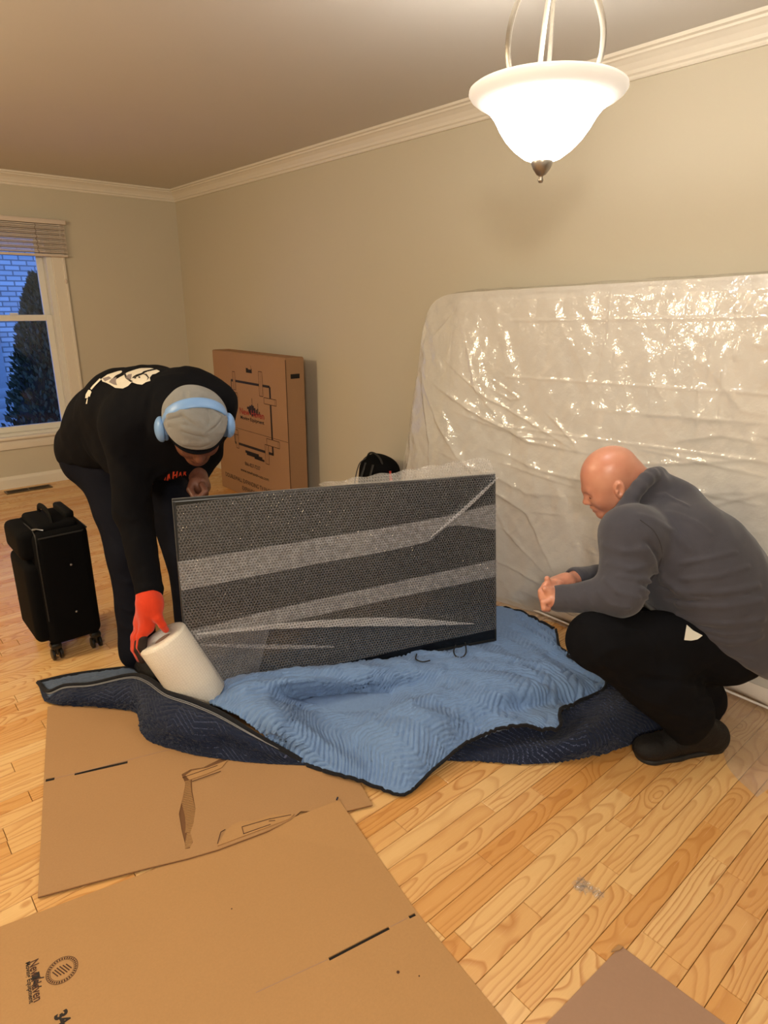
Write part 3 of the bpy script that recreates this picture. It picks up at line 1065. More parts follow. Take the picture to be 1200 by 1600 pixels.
def flat_text(body, a, b, h, mat, width=None, bold=0.02):
    p, q = fl(*a, zc2), fl(*b, zc2)
    xd = (q - p) / np.linalg.norm(q - p)
    yd = np.cross([0, 0, 1.0], xd)
    return text('printed_lettering', body, p, xd, yd, h, mat, cs2, width=np.linalg.norm(q - p), center=False, bold=bold, off=0.0006)


flat_text('Moving Equipment', (40, 1505), (46, 1569), 0.010, M['ink'])
flat_text('New Haven', (46, 1504), (53, 1567), 0.020, M['ink_soft'])
flat_text('34', (85, 1588), (92, 1606), 0.025, M['ink'], bold=0.05)
bm = bmesh.new()
org = fl(52, 1515, zc2)
for (a, b, w) in (((50, 1528), (62, 1522), 9), ((52, 1536), (60, 1534), 6), ((54, 1530), (69, 1527), 1.6), ((54, 1543), (65, 1541), 1.6), ((52, 1540), (58, 1539), 5)):
    p, q = fl(*a, zc2), fl(*b, zc2)
    d = q - p
    add_box(bm, tuple((p + q) / 2), (np.linalg.norm(d), w * 0.0017, 0.001), rot=Matrix.Rotation(math.atan2(d[1], d[0]), 3, 'Z'))
link('printed_skyline', bm_mesh('printed_skyline', bm), M['ink'], cs2)
cst = fl(97, 1516, zc2)
bm = bmesh.new()
for R0, R1 in ((0.0345, 0.033), (0.026, 0.0252)):
    for k in range(40):
        a0, a1_ = 2 * math.pi * k / 40, 2 * math.pi * (k + 1) / 40
        vv = [bm.verts.new((cst[0] + r * math.cos(a), cst[1] + r * math.sin(a), zc2 + 0.0006)) for r, a in ((R0, a0), (R0, a1_), (R1, a1_), (R1, a0))]
        bm.faces.new(vv)
for k in range(34):
    a = 2 * math.pi * k / 34
    add_box(bm, (cst[0] + 0.0295 * math.cos(a), cst[1] + 0.0295 * math.sin(a), zc2 + 0.0006), (0.0045, 0.0028, 0.0006), rot=Matrix.Rotation(a, 3, 'Z'))
for k in range(6):
    add_box(bm, (cst[0] - 0.015 + 0.006 * k, cst[1], zc2 + 0.0006), (0.0022, 0.030 - 0.004 * abs(k - 2.5), 0.0006), rot=Matrix.Rotation(0.35, 3, 'Z'))
link('round_stamp', bm_mesh('round_stamp', bm), M['ink_soft'], cs2)
for (x, y, r) in ((622, 1519, 0.004), (655, 1525, 0.002), (362, 1420, 0.002)):
    p = fl(x, y, zc2)
    lathe('scuff', [(0.0001, 0.0005), (r, 0.0004), (r, 0.0)], tuple(p), M['ink_soft'], cs2, n=9)
# third sheet, bottom right
c3 = [tuple(fl(970, 1480)[:2]), tuple(fl(1130, 1600)[:2]), (1.235, -0.2), (0.70, -0.2), (0.875, 0.512)]
cs3 = thing('cardboard_sheet', (1.05, 0.2, 0), 'pinkish brown cardboard corner at the bottom right of the bare floor', 'cardboard')
sheet('board', c3, M['card_back'], cs3, z0=0.0004, z1=0.005)
pq = fl(966, 1482, 0.006)
sheet('bent_corner', [fl(x, y, 0.008)[:2] for x, y in ((955, 1487), (966, 1477), (974, 1479), (968, 1484))], M['card_b'], cs3, z0=0.005, z1=0.009)
# small litter
o = link('plastic_scrap', None) if False else None
rs = random.Random(8)
V, F = [], []
for (x, y, r) in ((908, 1383, 0.020), (914, 1391, 0.018), (905, 1390, 0.014), (925, 1393, 0.012), (935, 1401, 0.014)):
    c = fl(x, y)
    b0 = len(V)
    n_ = 7
    for i in range(n_):
        for j in range(n_):
            V.append((c[0] + (i / 6 - .5) * r * 2 + rs.uniform(-.003, .003), c[1] + (j / 6 - .5) * r * 1.6 + rs.uniform(-.003, .003), 0.002 + rs.random() * 0.012))
    F += [tuple(int(q) + b0 for q in f) for f in grid_faces(n_, n_)]
link('plastic_scrap', mesh_np('plastic_scrap', V, F), M['shred'], label='crumpled scrap of clear plastic on the bare floorboards', cat='scrap')
p = fl(527, 1250, 0.012)
bm = bmesh.new()
add_box(bm, (p[0], p[1], 0.0175), (0.012, 0.005, 0.006), rot=Matrix.Rotation(0.6, 3, 'Z'), bev=0.002)
link('blue_scrap', bm_mesh('blue_scrap', bm, True), M['navy'], label='tiny dark blue scrap near the corner of the cardboard', cat='scrap')

# ------------------------------------------------------------------ television
d1 = CM.T @ np.array([3100 - 600, 556 - 800, FPX])
d1 /= np.linalg.norm(d1)
d2 = CM.T @ np.array([199, 6294, FPX])
d2 /= np.linalg.norm(d2)
d2 -= d1 * (d1 @ d2)
d2 /= np.linalg.norm(d2)
nn = np.cross(d1, d2)
nn /= np.linalg.norm(nn)   # points away from the camera
BRp = fl(775, 1001, 0.025)
cpl = nn @ BRp
TL = onplane(269, 780, nn, cpl)
TR = onplane(774, 740, nn, cpl)
d1 = (TR - TL) / np.linalg.norm(TR - TL)
TW = np.linalg.norm(TR - TL)
d2 = np.cross(nn, d1)
d2 = d2 if d2[2] < 0 else -d2
THh = (BRp - TR) @ d2
MT = Matrix(((d1[0], -d2[0], -nn[0], TL[0]), (d1[1], -d2[1], -nn[1], TL[1]), (d1[2], -d2[2], -nn[2], TL[2]), (0, 0, 0, 1)))  # local x right, y up, z to the camera


def tvp(px, py, off=0.0):
    q = onplane(px, py, nn, cpl) - TL
    return np.array([q @ d1, -(q @ d2), off])


def tvobj(name, bm_or_me, mat, parent, smooth=False, **kw):
    me = bm_mesh(name, bm_or_me, smooth) if isinstance(bm_or_me, bmesh.types.BMesh) else bm_or_me
    me.transform(MT)
    return link(name, me, mat, parent, **kw)


bc = TL + d2 * THh + d1 * TW / 2
tv = thing('television', tuple(bc), 'large flat black television tilted back on the blue blanket under bubble wrap', 'television')
bm = bmesh.new()
add_box(bm, (TW / 2, -THh / 2, -0.014), (TW, THh, 0.024), bev=0.003)
tvobj('panel', bm, M['black_plastic'], tv, True)
bm = bmesh.new()
for c, s in (((TW / 2, -0.004, 0.0), (TW, 0.008, 0.004)), ((TW / 2, -THh + 0.006, 0.0), (TW, 0.012, 0.004)), ((0.004, -THh / 2, 0), (0.008, THh - 0.02, 0.004)), ((TW - 0.004, -THh / 2, 0), (0.008, THh - 0.02, 0.004))):
    add_box(bm, c, s, bev=0.001)
tvobj('bezel', bm, M['black_matte'], tv)
bm = bmesh.new()
add_box(bm, (0.0005, -THh / 2, -0.006), (0.003, THh, 0.010), bev=0.0005)
add_box(bm, (TW / 2, 0.0005, -0.006), (TW, 0.003, 0.006), bev=0.0005)
tvobj('edge_trim', bm, M['silver'], tv, label='thin silver outer edge')
bm = bmesh.new()
add_box(bm, (TW / 2, -THh / 2, -0.0005), (TW - 0.018, THh - 0.024, 0.003))
tvobj('screen', bm, simple('screen_glass', (0.004, 0.004, 0.005, 1), 0.12), tv)
bm = bmesh.new()
add_box(bm, (TW / 2, -THh * 0.66, -0.045), (TW * 0.7, THh * 0.5, 0.045), bev=0.012)
tvobj('rear_housing', bm, M['black_matte'], tv, True)

# bubble wrap: three overlapping widths, each a film of its own
wr = thing('bubble_wrap', tuple(bc + (-nn) * 0.01), 'clear bubble wrap wound in slanting bands around the television', 'bubble wrap')


def wrap_sheet(name, top, bot, off, mat, nu=150, nv=50, bend=None, label=None):
    tp = crom([tvp(*p) for p in top], nu)
    bt_ = crom([tvp(*p) for p in bot], nu)
    t = np.linspace(0, 1, nv)[:, None, None]
    G = tp[None] * (1 - t) + bt_[None] * t
    uv = G[..., :2].copy()
    G[..., 2] = off + 0.0015 * snoise(G[..., :2], 18, 3) + 0.001 * snoise(G[..., :2], 50, 4)
    if bend:
        for pl, w, h in bend:
            q = [tvp(*p)[:2] for p in pl]
            dist = np.full(G.shape[:2], 9.0)
            sgn = 0
            for a, b in zip(q[:-1], q[1:]):
                ab = b - a
                tt = np.clip(((G[..., :2] - a) @ ab) / (ab @ ab), 0, 1)
                dd = np.linalg.norm(G[..., :2] - a - tt[..., None] * ab, axis=-1)
                dist = np.minimum(dist, dd)
            G[..., 2] += h * np.exp(-(dist / w) ** 2)
    G[..., 2] = np.maximum(G[..., 2], 0.0035)
    me = mesh_np(name, G.reshape(-1, 3), grid_faces(nv, nu))
    at = me.attributes.new('sheet', 'FLOAT_VECTOR', 'POINT')
    a3 = np.concatenate([uv, np.zeros(uv.shape[:2] + (1,))], -1)
    at.data.foreach_set('vector', a3.astype(np.float32).ravel())
    return tvobj(name, me, mat, wr, label=label)


crease1 = ([(773, 745), (735, 785), (690, 822), (672, 838)], 0.010, 0.014)
wrap_sheet('film_layer', [(275, 790), (440, 766), (620, 752), (772, 741)], [(283, 922), (480, 883), (665, 846), (700, 822), (773, 828)], 0.008, M['bubble'], bend=[crease1])
wrap_sheet('film_layer', [(277, 876), (480, 842), (674, 809), (773, 785)], [(290, 1000), (420, 975), (600, 935), (773, 898)], 0.012, M['bubble'], bend=[([(773, 748), (672, 838)], 0.012, 0.010)])
wrap_sheet('film_layer', [(288, 984), (420, 951), (600, 911), (773, 872)], [(300, 1086), (400, 1062), (487, 1045), (620, 1014), (773, 981)], 0.016, M['bubble'],
           bend=[([(305, 992), (440, 975), (575, 968), (728, 970)], 0.018, 0.014), ([(300, 1010), (440, 1040)], 0.02, 0.006)])
wrap_sheet('overlap_band', [(277, 877), (480, 843), (674, 810), (773, 786)], [(283, 921), (480, 882), (665, 845), (700, 821), (773, 827)], 0.019, M['bubble_band'], label='doubled band of wrap, paler')
wrap_sheet('overlap_band', [(300, 983), (420, 952), (600, 912), (773, 873)], [(306, 996), (420, 975), (600, 936), (773, 899)], 0.021, M['bubble_band'], label='doubled band of wrap, paler')
wrap_sheet('crease_highlight', [(306, 986), (440, 970), (575, 962), (650, 964), (735, 971)], [(306, 988), (440, 979), (575, 975), (650, 975), (735, 972)], 0.030, M['bubble_highlight'], nv=14, label='bright silvery crease low on the wrap')  # whitish strips stand in for the glint on the folded film
wrap_sheet('crease_highlight', [(312, 1003), (420, 1004), (520, 1006)], [(312, 1006), (420, 1011), (520, 1009)], 0.024, M['bubble_band'], nv=8)
wrap_sheet('crease_highlight', [(773, 744), (730, 783), (668, 838)], [(774, 746), (734, 787), (669, 839)], 0.024, M['bubble_highlight'], nv=10, label='bright diagonal crease at the upper right')
# loose flap standing above the top edge
G = []
top = crom([tvp(500, 757), tvp(560, 747), tvp(620, 738), tvp(680, 728), tvp(740, 718), tvp(768, 716)], 70)
bot = crom([tvp(500, 759), tvp(560, 756), tvp(620, 752), tvp(680, 748), tvp(740, 743), tvp(773, 741)], 70)
for t in np.linspace(0, 1, 12):
    row = bot * (1 - t) + top * t
    row = row.copy()
    row[:, 2] = 0.008 - 0.03 * t + 0.006 * np.sin(row[:, 0] * 30) * t
    row[:, 1] += 0.004 * np.sin(row[:, 0] * 55) * t
    G.append(row)
G = np.array(G)
me = mesh_np('loose_flap', G.reshape(-1, 3), grid_faces(12, 70))
at = me.attributes.new('sheet', 'FLOAT_VECTOR', 'POINT')
at.data.foreach_set('vector', (G * [1, 1, 0]).astype(np.float32).ravel())
tvobj('loose_flap', me, M['bubble_flap'], wr, label='translucent loose edge above the television')

# ------------------------------------------------------------------ bubble wrap roll
rb0 = fl(318, 1090, 0.065)
rt0 = rb0 + UPV * 0.262 - CM[0] * 0.128 + np.array([-0.656, -0.755, 0]) * 0.01
best = (0, rt0, CM[2] @ (rt0 - CO))
ax = (rt0 - rb0) / np.linalg.norm(rt0 - rb0)
rl = thing('bubble_wrap_roll', tuple(rb0), 'thick white roll of bubble wrap leaning under an orange glove', 'roll')
RR = 0.093
prof = [(0.034, 0.0), (RR - 0.006, 0.0), (RR, 0.006), (RR + 0.001, 0.1), (RR, 0.2), (RR, 0.286), (RR - 0.003, 0.294), (RR - 0.012, 0.30), (0.045, 0.298), (0.036, 0.292), (0.034, 0.285), (0.034, 0.0)]
V, F = lathe_data(prof, rb0, ax, 64)
me = mesh_np('wound_film', V, F)
uvs = []
for r, h in prof:
    for k in range(64):
        uvs.append((k / 64 * 2 * math.pi * RR, h + (0.0 if r > 0.08 else r), 0))
at = me.attributes.new('sheet', 'FLOAT_VECTOR', 'POINT')
at.data.foreach_set('vector', np.array(uvs, np.float32).ravel())
link('wound_film', me, M['roll'], rl)
V, F = lathe_data([(0.0335, 0.0), (0.0335, 0.285), (0.030, 0.285), (0.030, 0.0), (0.0335, 0)], rb0, ax, 32)
link('cardboard_core', mesh_np('cardboard_core', V, F), M['card_back'], rl)
# film running from the roll to the television
rp1, rp2 = P(306, 966, best[2] - 0.01), fl(347, 1078, 0.06)
tvA = Vector(MT @ Vector(tvp(420, 975, 0.03)))
tvB = Vector(MT @ Vector(tvp(400, 1055, 0.02)))
rp1 = rb0 + ax * 0.285 + CM[0] * 0.088
rp2 = rb0 + ax * 0.03 + CM[0] * 0.09
rows = []
for t in np.linspace(0, 1, 24):
    a = np.array(rp1) * (1 - t) + np.array(tvA) * t
    b = np.array(rp2) * (1 - t) + np.array(tvB) * t
    rows.append([a * (1 - s) + b * s + nn * (-0.008 * math.sin(t * 3.1) * math.sin(s * 9)) for s in np.linspace(0, 1, 20)])
G = np.array(rows)
me = mesh_np('unrolled_film', G.reshape(-1, 3), grid_faces(24, 20))
at = me.attributes.new('sheet', 'FLOAT_VECTOR', 'POINT')
at.data.foreach_set('vector', (np.stack(np.meshgrid(np.linspace(0, .3, 20), np.linspace(0, .3, 24)) + [np.zeros((24, 20))], -1)).astype(np.float32).ravel())
link('unrolled_film', me, M['bubble'], rl)

# ------------------------------------------------------------------ mattress under polythene
mt = thing('mattress', (2.6, 1.4, 0), 'large pale mattress standing on its side against the right wall', 'mattress')


def mface(s, t, off=0.0):
    """s 0..1 from the far (left) end, t 0..1 bottom to top, off towards the room"""
    TLc, TRc = np.array([2.55, 2.40, 1.545]), np.array([2.55, 0.25, 1.625])
    BLc, BRc = np.array([2.51, 2.47, 0.02]), np.array([2.51, 0.35, 0.02])
    p = (TLc * (1 - s) + TRc * s) * t + (BLc * (1 - s) + BRc * s) * (1 - t)
    return p + np.array([-off, 0, 0])


ns, nt = 60, 44
rows = []
V, F = [], []


def rbox_side(off):
    g = []
    for i in range(nt):
        r = []
        for j in range(ns):
            s, t = j / (ns - 1), i / (nt - 1)
            e = min(s * 2.1, (1 - s) * 2.1, t * 1.5, (1 - t) * 1.5)
            rd = max(0, 1 - e / 0.05)
            inset = 0.03 * rd ** 2
            tuft = 0.006 * math.cos(s * 2 * math.pi * 8) * math.cos(t * 2 * math.pi * 6)
            # rounded corners in the plane
            cx, cz = min(s, 1 - s) * 2.1, min(t, 1 - t) * 1.55
            S, T = s, t
            if cx < 0.08 and cz < 0.08:
                d = math.hypot(0.08 - cx, 0.08 - cz)
                if d > 0.08:
                    k = 0.08 / d
                    nx, nz = 0.08 - (0.08 - cx) * k, 0.08 - (0.08 - cz) * k
                    S = nx / 2.1 if s < .5 else 1 - nx / 2.1
                    T = nz / 1.55 if t < .5 else 1 - nz / 1.55
            r.append(mface(S, T, (off - inset if off > -0.05 else off + inset) + (tuft if off > -0.05 else 0)))
        g.append(r)
    return np.array(g)


A_ = rbox_side(0.0)
B_ = rbox_side(-0.165)
V = np.concatenate([A_.reshape(-1, 3), B_.reshape(-1, 3)])
F = [tuple(q) for q in grid_faces(nt, ns)] + [tuple(int(x) + nt * ns for x in q[::-1]) for q in grid_faces(nt, ns)]
rim = [j for j in range(ns)] + [i * ns + ns - 1 for i in range(1, nt)] + [(nt - 1) * ns + j for j in range(ns - 2, -1, -1)] + [i * ns for i in range(nt - 2, 0, -1)]
for a, b in zip(rim, rim[1:] + rim[:1]):
    F.append((a, a + nt * ns, b + nt * ns, b))
link('mattress_body', mesh_np('mattress_body', V, F), M['mattress'], mt)
for off in (-0.012, -0.15):
    pts = []
    for s, t in [(x, 0.0) for x in np.linspace(.03, .97, 30)] + [(1.0, x) for x in np.linspace(.04, .96, 20)] + [(x, 1.0) for x in np.linspace(.97, .03, 30)] + [(0.0, x) for x in np.linspace(.96, .04, 20)] + [(.03, 0.0)]:
        pts.append(mface(s, t, off))
    tube('edge_tape', pts, 0.005, M['mattress'], mt, 6)

# the bag: draped front, left end and hem
cov = thing('plastic_mattress_bag', (2.5, 1.4, 0), 'creased clear plastic bag draped over the mattress by the wall', 'plastic cover')


def wpx(px, py, X=2.52):
    q = onplane(px, py, (1, 0, 0), X)
    return q[1:]


nu, nv = 420, 300
top = [wpx(x, y, 2.54) for x, y in ((664, 520), (667, 495), (678, 474), (700, 461), (760, 455), (860, 449), (960, 443), (1080, 436), (1200, 428))]
top = np.array(top + [np.array([0.25, 1.628])])
tp = crom(np.c_[np.full(len(top), 2.545), top], nu)
bot_xy = [fl(598, 880), fl(640, 905), fl(700, 925), fl(776, 941), fl(830, 957), fl(880, 968), fl(960, 1000), fl(1040, 1045), fl(1113, 1078), fl(1200, 1076)]
bot_xy[0][0] = 2.43
bot = np.array([np.array([p[0], p[1], 0.006]) for p in bot_xy] + [np.array([2.62, 0.2, 0.006])])
bo = crom(bot, nu)
t = np.linspace(0, 1, nv)[:, None, None]
G = tp[None] * (1 - t) + bo[None] * t
# left edge follows the straight slanting outline seen in the picture
T1 = t[..., 0]
# stay clear of the mattress front, belly out slightly low down
xf = 2.545 + (2.505 - 2.545) * T1
G[..., 0] = np.minimum(G[..., 0], xf - 0.012) + np.clip((T1 - 0.93) / 0.07, 0, 1) * np.maximum(G[..., 0] - (xf - 0.012), 0)
YZ = G[..., 1:]
disp = 0.006 * snoise(YZ * [1.0, 1.0], 5, 21) + 0.0022 * snoise(YZ * [1.6, 0.7], 24, 22) + 0.0012 * snoise(YZ, 60, 23)
CR = [  # creases: pixel polyline, width (m), height (m)
    ([(716, 490), (735, 545), (752, 610), (790, 660)], .020, .016), ([(668, 590), (700, 660), (730, 710), (770, 760), (830, 800), (878, 905)], .016, .018),
    ([(690, 600), (760, 650), (830, 690), (905, 705)], .016, .020), ([(700, 560), (765, 620), (830, 660), (880, 690), (905, 703)], .010, .012),
    ([(770, 700), (850, 735), (960, 760), (1100, 770), (1200, 768)], .018, .014), ([(780, 720), (870, 750), (905, 760)], .012, .010),
    ([(905, 705), (1010, 725), (1110, 722), (1200, 716)], .012, .012), ([(940, 730), (1050, 762), (1200, 790)], .014, .010),
    ([(770, 760), (800, 830), (860, 895)], .014, .012), ([(780, 870), (860, 915)], .010, .010), ([(930, 640), (1050, 650), (1200, 662)], .016, .010),
    ([(1050, 690), (1130, 680), (1200, 695)], .016, .010), ([(760, 600), (800, 625), (815, 622), (770, 590), (765, 615)], .006, .008),
    ([(650, 650), (655, 700), (650, 760)], .012, .014), ([(668, 600), (690, 690), (694, 760)], .012, .014), ([(860, 480), (905, 560), (930, 640)], .02, .006),
    ([(955, 445), (950, 520), (935, 585)], .008, .010), ([(1110, 790), (1200, 770)], .01, .01), ([(720, 470), (700, 500), (676, 530)], .008, .008),
    ([(720, 640), (810, 680), (900, 690)], .012, .009), ([(1000, 700), (1200, 745)], .01, .009), ([(850, 640), (900, 690), (908, 705)], .008, .010), ([(700, 700), (830, 770), (900, 775)], .02, .012),
    ([(1100, 560), (1160, 640), (1200, 650)], .02, .008), ([(1000, 830), (1200, 830)], .02, .01)]
rs = random.Random(12)
for k in range(60):
    x = rs.choice([rs.uniform(930, 1195), rs.uniform(1070, 1195)])
    y = rs.uniform(450, 640)
    L = rs.uniform(12, 45)
    CR.append(([(x, y), (x - rs.uniform(2, 9), y + L)], rs.uniform(.004, .008), rs.uniform(.003, .008)))
for k in range(30):
    x, y = rs.uniform(690, 1190), rs.uniform(480, 880)
    CR.append(([(x, y), (x + rs.uniform(-40, 60), y + rs.uniform(5, 40))], rs.uniform(.005, .01), rs.uniform(.002, .006)))
for pl, w, h in CR:
    q = [wpx(*p) for p in pl]
    lo, hi = np.min(q, 0) - 4 * w, np.max(q, 0) + 4 * w
    msk = (YZ[..., 0] > lo[0]) & (YZ[..., 0] < hi[0]) & (YZ[..., 1] > lo[1]) & (YZ[..., 1] < hi[1])
    pp = YZ[msk]
    dist = np.full(len(pp), 9.0)
    arc = np.zeros(len(pp))
    side = np.ones(len(pp))
    Ls = [np.linalg.norm(b - a) for a, b in zip(q[:-1], q[1:])]
    tot, run = sum(Ls), 0.0
    for (a, b), L_ in zip(zip(q[:-1], q[1:]), Ls):
        ab = b - a
        tt = np.clip(((pp - a) @ ab) / (ab @ ab), 0, 1)
        dd = np.linalg.norm(pp - a - tt[:, None] * ab, axis=-1)
        nr = dd < dist
        dist = np.where(nr, dd, dist)
        arc = np.where(nr, (run + tt * L_) / tot, arc)
        side = np.where(nr, np.sign((pp - a) @ np.array([-ab[1], ab[0]])), side)
        run += L_
    dist = np.abs(dist + 0.12 * w * snoise(pp, 60, 77, 2))
    soft = np.where(side > 0, 0.45 * w, 1.5 * w)     # one flank steep, the other long
    disp[msk] += 0.62 * h * np.exp(-dist / soft) * np.sin(np.clip(arc * 0.92 + 0.04, 0, 1) * math.pi) ** 0.7
for zq in (1.42, 1.16, 0.92):   # fold lines left by the packing of the sheet
    zz = zq + (2.4 - YZ[..., 0]) * 0.03
    disp += 0.003 * np.exp(-((YZ[..., 1] - zz) / .006) ** 2) * (YZ[..., 0] < 2.0)
fade = np.clip(np.minimum(T1 / 0.03, (1 - T1) / 0.02), 0, 1)
G[..., 0] -= (disp + 0.012) * fade
GA = G
# wrap of the left end and over the top, back to the wall
endc = np.stack([G[:, 0] * (1 - k) + np.c_[np.full(nv, 2.712), G[:, 0, 1] - 0.02 * math.sin(k * 3.1), G[:, 0, 2]] * k for k in np.linspace(1, 0.05, 14)], 1)
endc[..., 1] += 0.010 * snoise(endc[..., [0, 2]], 14, 31)
topc = np.stack([np.c_[tp[:, 0] * (1 - k) + 2.70 * k, tp[:, 1], tp[:, 2] + 0.012 * k + 0.008 * math.sin(k * 3.14)] for k in np.linspace(1, 0, 12)], 0)
topc[..., 2] += 0.004 * snoise(topc[..., :2], 25, 33) * np.linspace(1, 0, 12)[:, None]
V, F = [], []
for gg in (GA, endc, topc):
    b0 = sum(len(v) for v in V)
    V.append(gg.reshape(-1, 3))
    F.append(grid_faces(gg.shape[0], gg.shape[1]) + b0)
link('plastic_film', mesh_np('plastic_film', np.concatenate(V), np.concatenate(F)), M['poly'], cov)
# slack left over on the floor boards
rows = []
for t_ in np.linspace(0, 1, 60):
    a = crom([fl(1100, 1062), fl(1118, 1120), fl(1135, 1195), fl(1150, 1217), fl(1166, 1232), fl(1182, 1248)], 60)[int(t_ * 59)]
    b = crom([fl(1200, 1066), fl(1260, 1100), fl(1290, 1140), fl(1290, 1170), fl(1280, 1180), fl(1262, 1190)], 60)[int(t_ * 59)]
    rows.append([a * (1 - s) + b * s for s in np.linspace(0, 1, 60)])
G = np.array(rows)
G[..., 2] = 0.004 + 0.0025 * np.abs(snoise(G[..., :2], 20, 5))
link('slack_on_floor', mesh_np('slack_on_floor', G.reshape(-1, 3), grid_faces(60, 60)), M['poly_floor'], cov)
rows = []
hem = crom([fl(776, 938), fl(830, 955), fl(880, 966), fl(910, 975)], 60)
for t_ in np.linspace(0, 1, 10):
    r = hem.copy()
    r[:, 0] -= 0.10 * t_ + 0.01 * np.sin(np.linspace(0, 14, 60)) * t_
    r[:, 2] = 0.006 + 0.004 * np.abs(np.sin(np.linspace(0, 25, 60) + t_ * 3))
    rows.append(r)
G = np.array(rows)
link('hem_on_floor', mesh_np('hem_on_floor', G.reshape(-1, 3), grid_faces(10, 60)), M['poly_floor'], cov)

# ------------------------------------------------------------------ moving blanket
mb = thing('moving_blanket', (1.5, 1.6, 0), 'quilted moving blanket, light blue side up with navy underside and black binding', 'blanket')


def quilt(G, ang, amp=0.0045, spacing=0.021, lam=0.17, zig=0.055, wr=0.004, seed=1, post=None):
    X, Y = G[..., 0], G[..., 1]
    # cloth coordinates: arc length in both grid directions
    du = np.linalg.norm(np.diff(G, axis=1), axis=2)
    dv = np.linalg.norm(np.diff(G, axis=0), axis=2)
    U = np.concatenate([np.zeros((G.shape[0], 1)), np.cumsum(du, 1)], 1)
    Vv = np.concatenate([np.zeros((1, G.shape[1])), np.cumsum(dv, 0)], 0)
    U = U - U.mean(1, keepdims=True)
    c, s = math.cos(ang), math.sin(ang)
    a, b = U * c + Vv * s, -U * s + Vv * c
    N = grid_normals(G)
    tri = np.abs(((a / lam) % 1) * 2 - 1)
    ph = (b + zig * tri) / spacing
    st = np.abs(np.sin(math.pi * ph))
    puff = st ** 0.45
    wrk = snoise(np.stack([a, b], -1) * [1.0, 1.0], 22, seed) + 0.5 * snoise(np.stack([a, b], -1), 70, seed + 1)
    micro = snoise(np.stack([a * 0.6, b * 1.3], -1), 260, seed + 2)
    H_ = amp * (puff - 0.5) + wr * wrk * 0.8 + 0.0012 * micro
    G2 = G + N * H_[..., None]
    return G2, st


def add_cloth(name, G, mat, parent, thick=0.005, zmin=0.0065, **kw):
    G = G.copy()
    G[..., 2] = np.maximum(G[..., 2], zmin)
    N = grid_normals(G)
    B = G - N * thick
    B[..., 2] = np.clip(B[..., 2], zmin - 0.0055, None)
    nv_, nu_ = G.shape[:2]
    V = np.concatenate([G.reshape(-1, 3), B.reshape(-1, 3)])
    f = grid_faces(nv_, nu_)
    n0 = nv_ * nu_
    rim = [j for j in range(nu_)] + [i * nu_ + nu_ - 1 for i in range(1, nv_)] + [(nv_ - 1) * nu_ + j for j in range(nu_ - 2, -1, -1)] + [i * nu_ for i in range(nv_ - 2, 0, -1)]
    rim = np.array(rim)
    nx = np.roll(rim, -1)
    F = np.concatenate([f, f[:, ::-1] + n0, np.stack([rim, rim + n0, nx + n0, nx], -1)])
    return link(name, mesh_np(name, V, F), mat, parent, **kw)


def net(rows):
    return [[fl(*p) if len(p) == 3 else fl(p[0], p[1], 0.006) for p in r] for r in rows]


light = net([
    [(352, 1052), (450, 1030), (560, 1000), (680, 968), (740, 955), (785, 950, .008), (830, 966, .012), (868, 985, .02)],
    [(340, 1068, .02), (450, 1046), (560, 1026), (680, 1000), (740, 985), (790, 975, .012), (850, 992, .035), (880, 1018, .04)],
    [(322, 1082, .08), (380, 1056, .135), (500, 1046, .12), (610, 1038, .09), (700, 1026, .05), (780, 1016, .035), (870, 1030, .03), (945, 1060, .07)],
    [(320, 1090, .09), (385, 1068, .145), (500, 1060, .12), (610, 1052, .09), (700, 1042, .10), (780, 1040, .11), (860, 1052, .10), (944, 1076, .06)],
    [(334, 1101, .105), (400, 1088, .13), (480, 1086, .03), (580, 1080, .025), (660, 1074, .06), (770, 1072, .13), (850, 1078, .11), (905, 1096, .05)],
    [(362, 1112, .12), (425, 1106, .15), (480, 1106, .03), (590, 1102, .015), (650, 1098, .08), (755, 1106, .09), (830, 1108, .06), (880, 1106, .09)],
    [(398, 1136, .10), (445, 1138, .11), (505, 1134, .03), (590, 1122, .06), (660, 1112, .13), (745, 1122, .07), (818, 1120, .09), (874, 1120, .10)],
    [(438, 1168, .04), (488, 1170, .05), (545, 1166, .03), (610, 1146, .10), (680, 1128, .12), (745, 1134, .06), (808, 1131, .10), (876, 1134, .10)],
    [(475, 1193, .012), (540, 1216, .012), (592, 1232, .010), (632, 1241, .010), (680, 1200, .03), (735, 1158, .06), (800, 1138, .10), (868, 1139, .10)],
])
G = patch(light, 420, 300)
G, st = quilt(G, -0.5, 0.0105, 0.024, 0.17, 0.06, 0.0055, 4)
# a few deep folds where the cloth bunches
for pl, w, h in (([(352, 1100), (420, 1088), (500, 1080), (600, 1078)], .035, -.03), ([(560, 1150), (620, 1128), (680, 1110)], .03, .02), ([(470, 1150), (520, 1170), (560, 1200)], .025, .012),
                 ([(700, 1060), (800, 1075), (880, 1100)], .03, -.015), ([(860, 1020), (900, 1050), (935, 1070)], .018, -.015), ([(640, 1020), (760, 1035), (860, 1060)], .025, .014),
                 ([(600, 1090), (520, 1100), (440, 1110)], .03, -.012)):
    q = [fl(*p, 0.04)[:2] for p in pl]
    dist = np.full(G.shape[:2], 9.0)
    for a, b in zip(q[:-1], q[1:]):
        ab = b - a
        tt = np.clip(((G[..., :2] - a) @ ab) / (ab @ ab), 0, 1)
        dist = np.minimum(dist, np.linalg.norm(G[..., :2] - a - tt[..., None] * ab, axis=-1))
    G[..., 2] += h * np.exp(-(dist / w) ** 2)
LG = G
add_cloth('light_side', G, M['blue'], mb, zmin=0.0175)
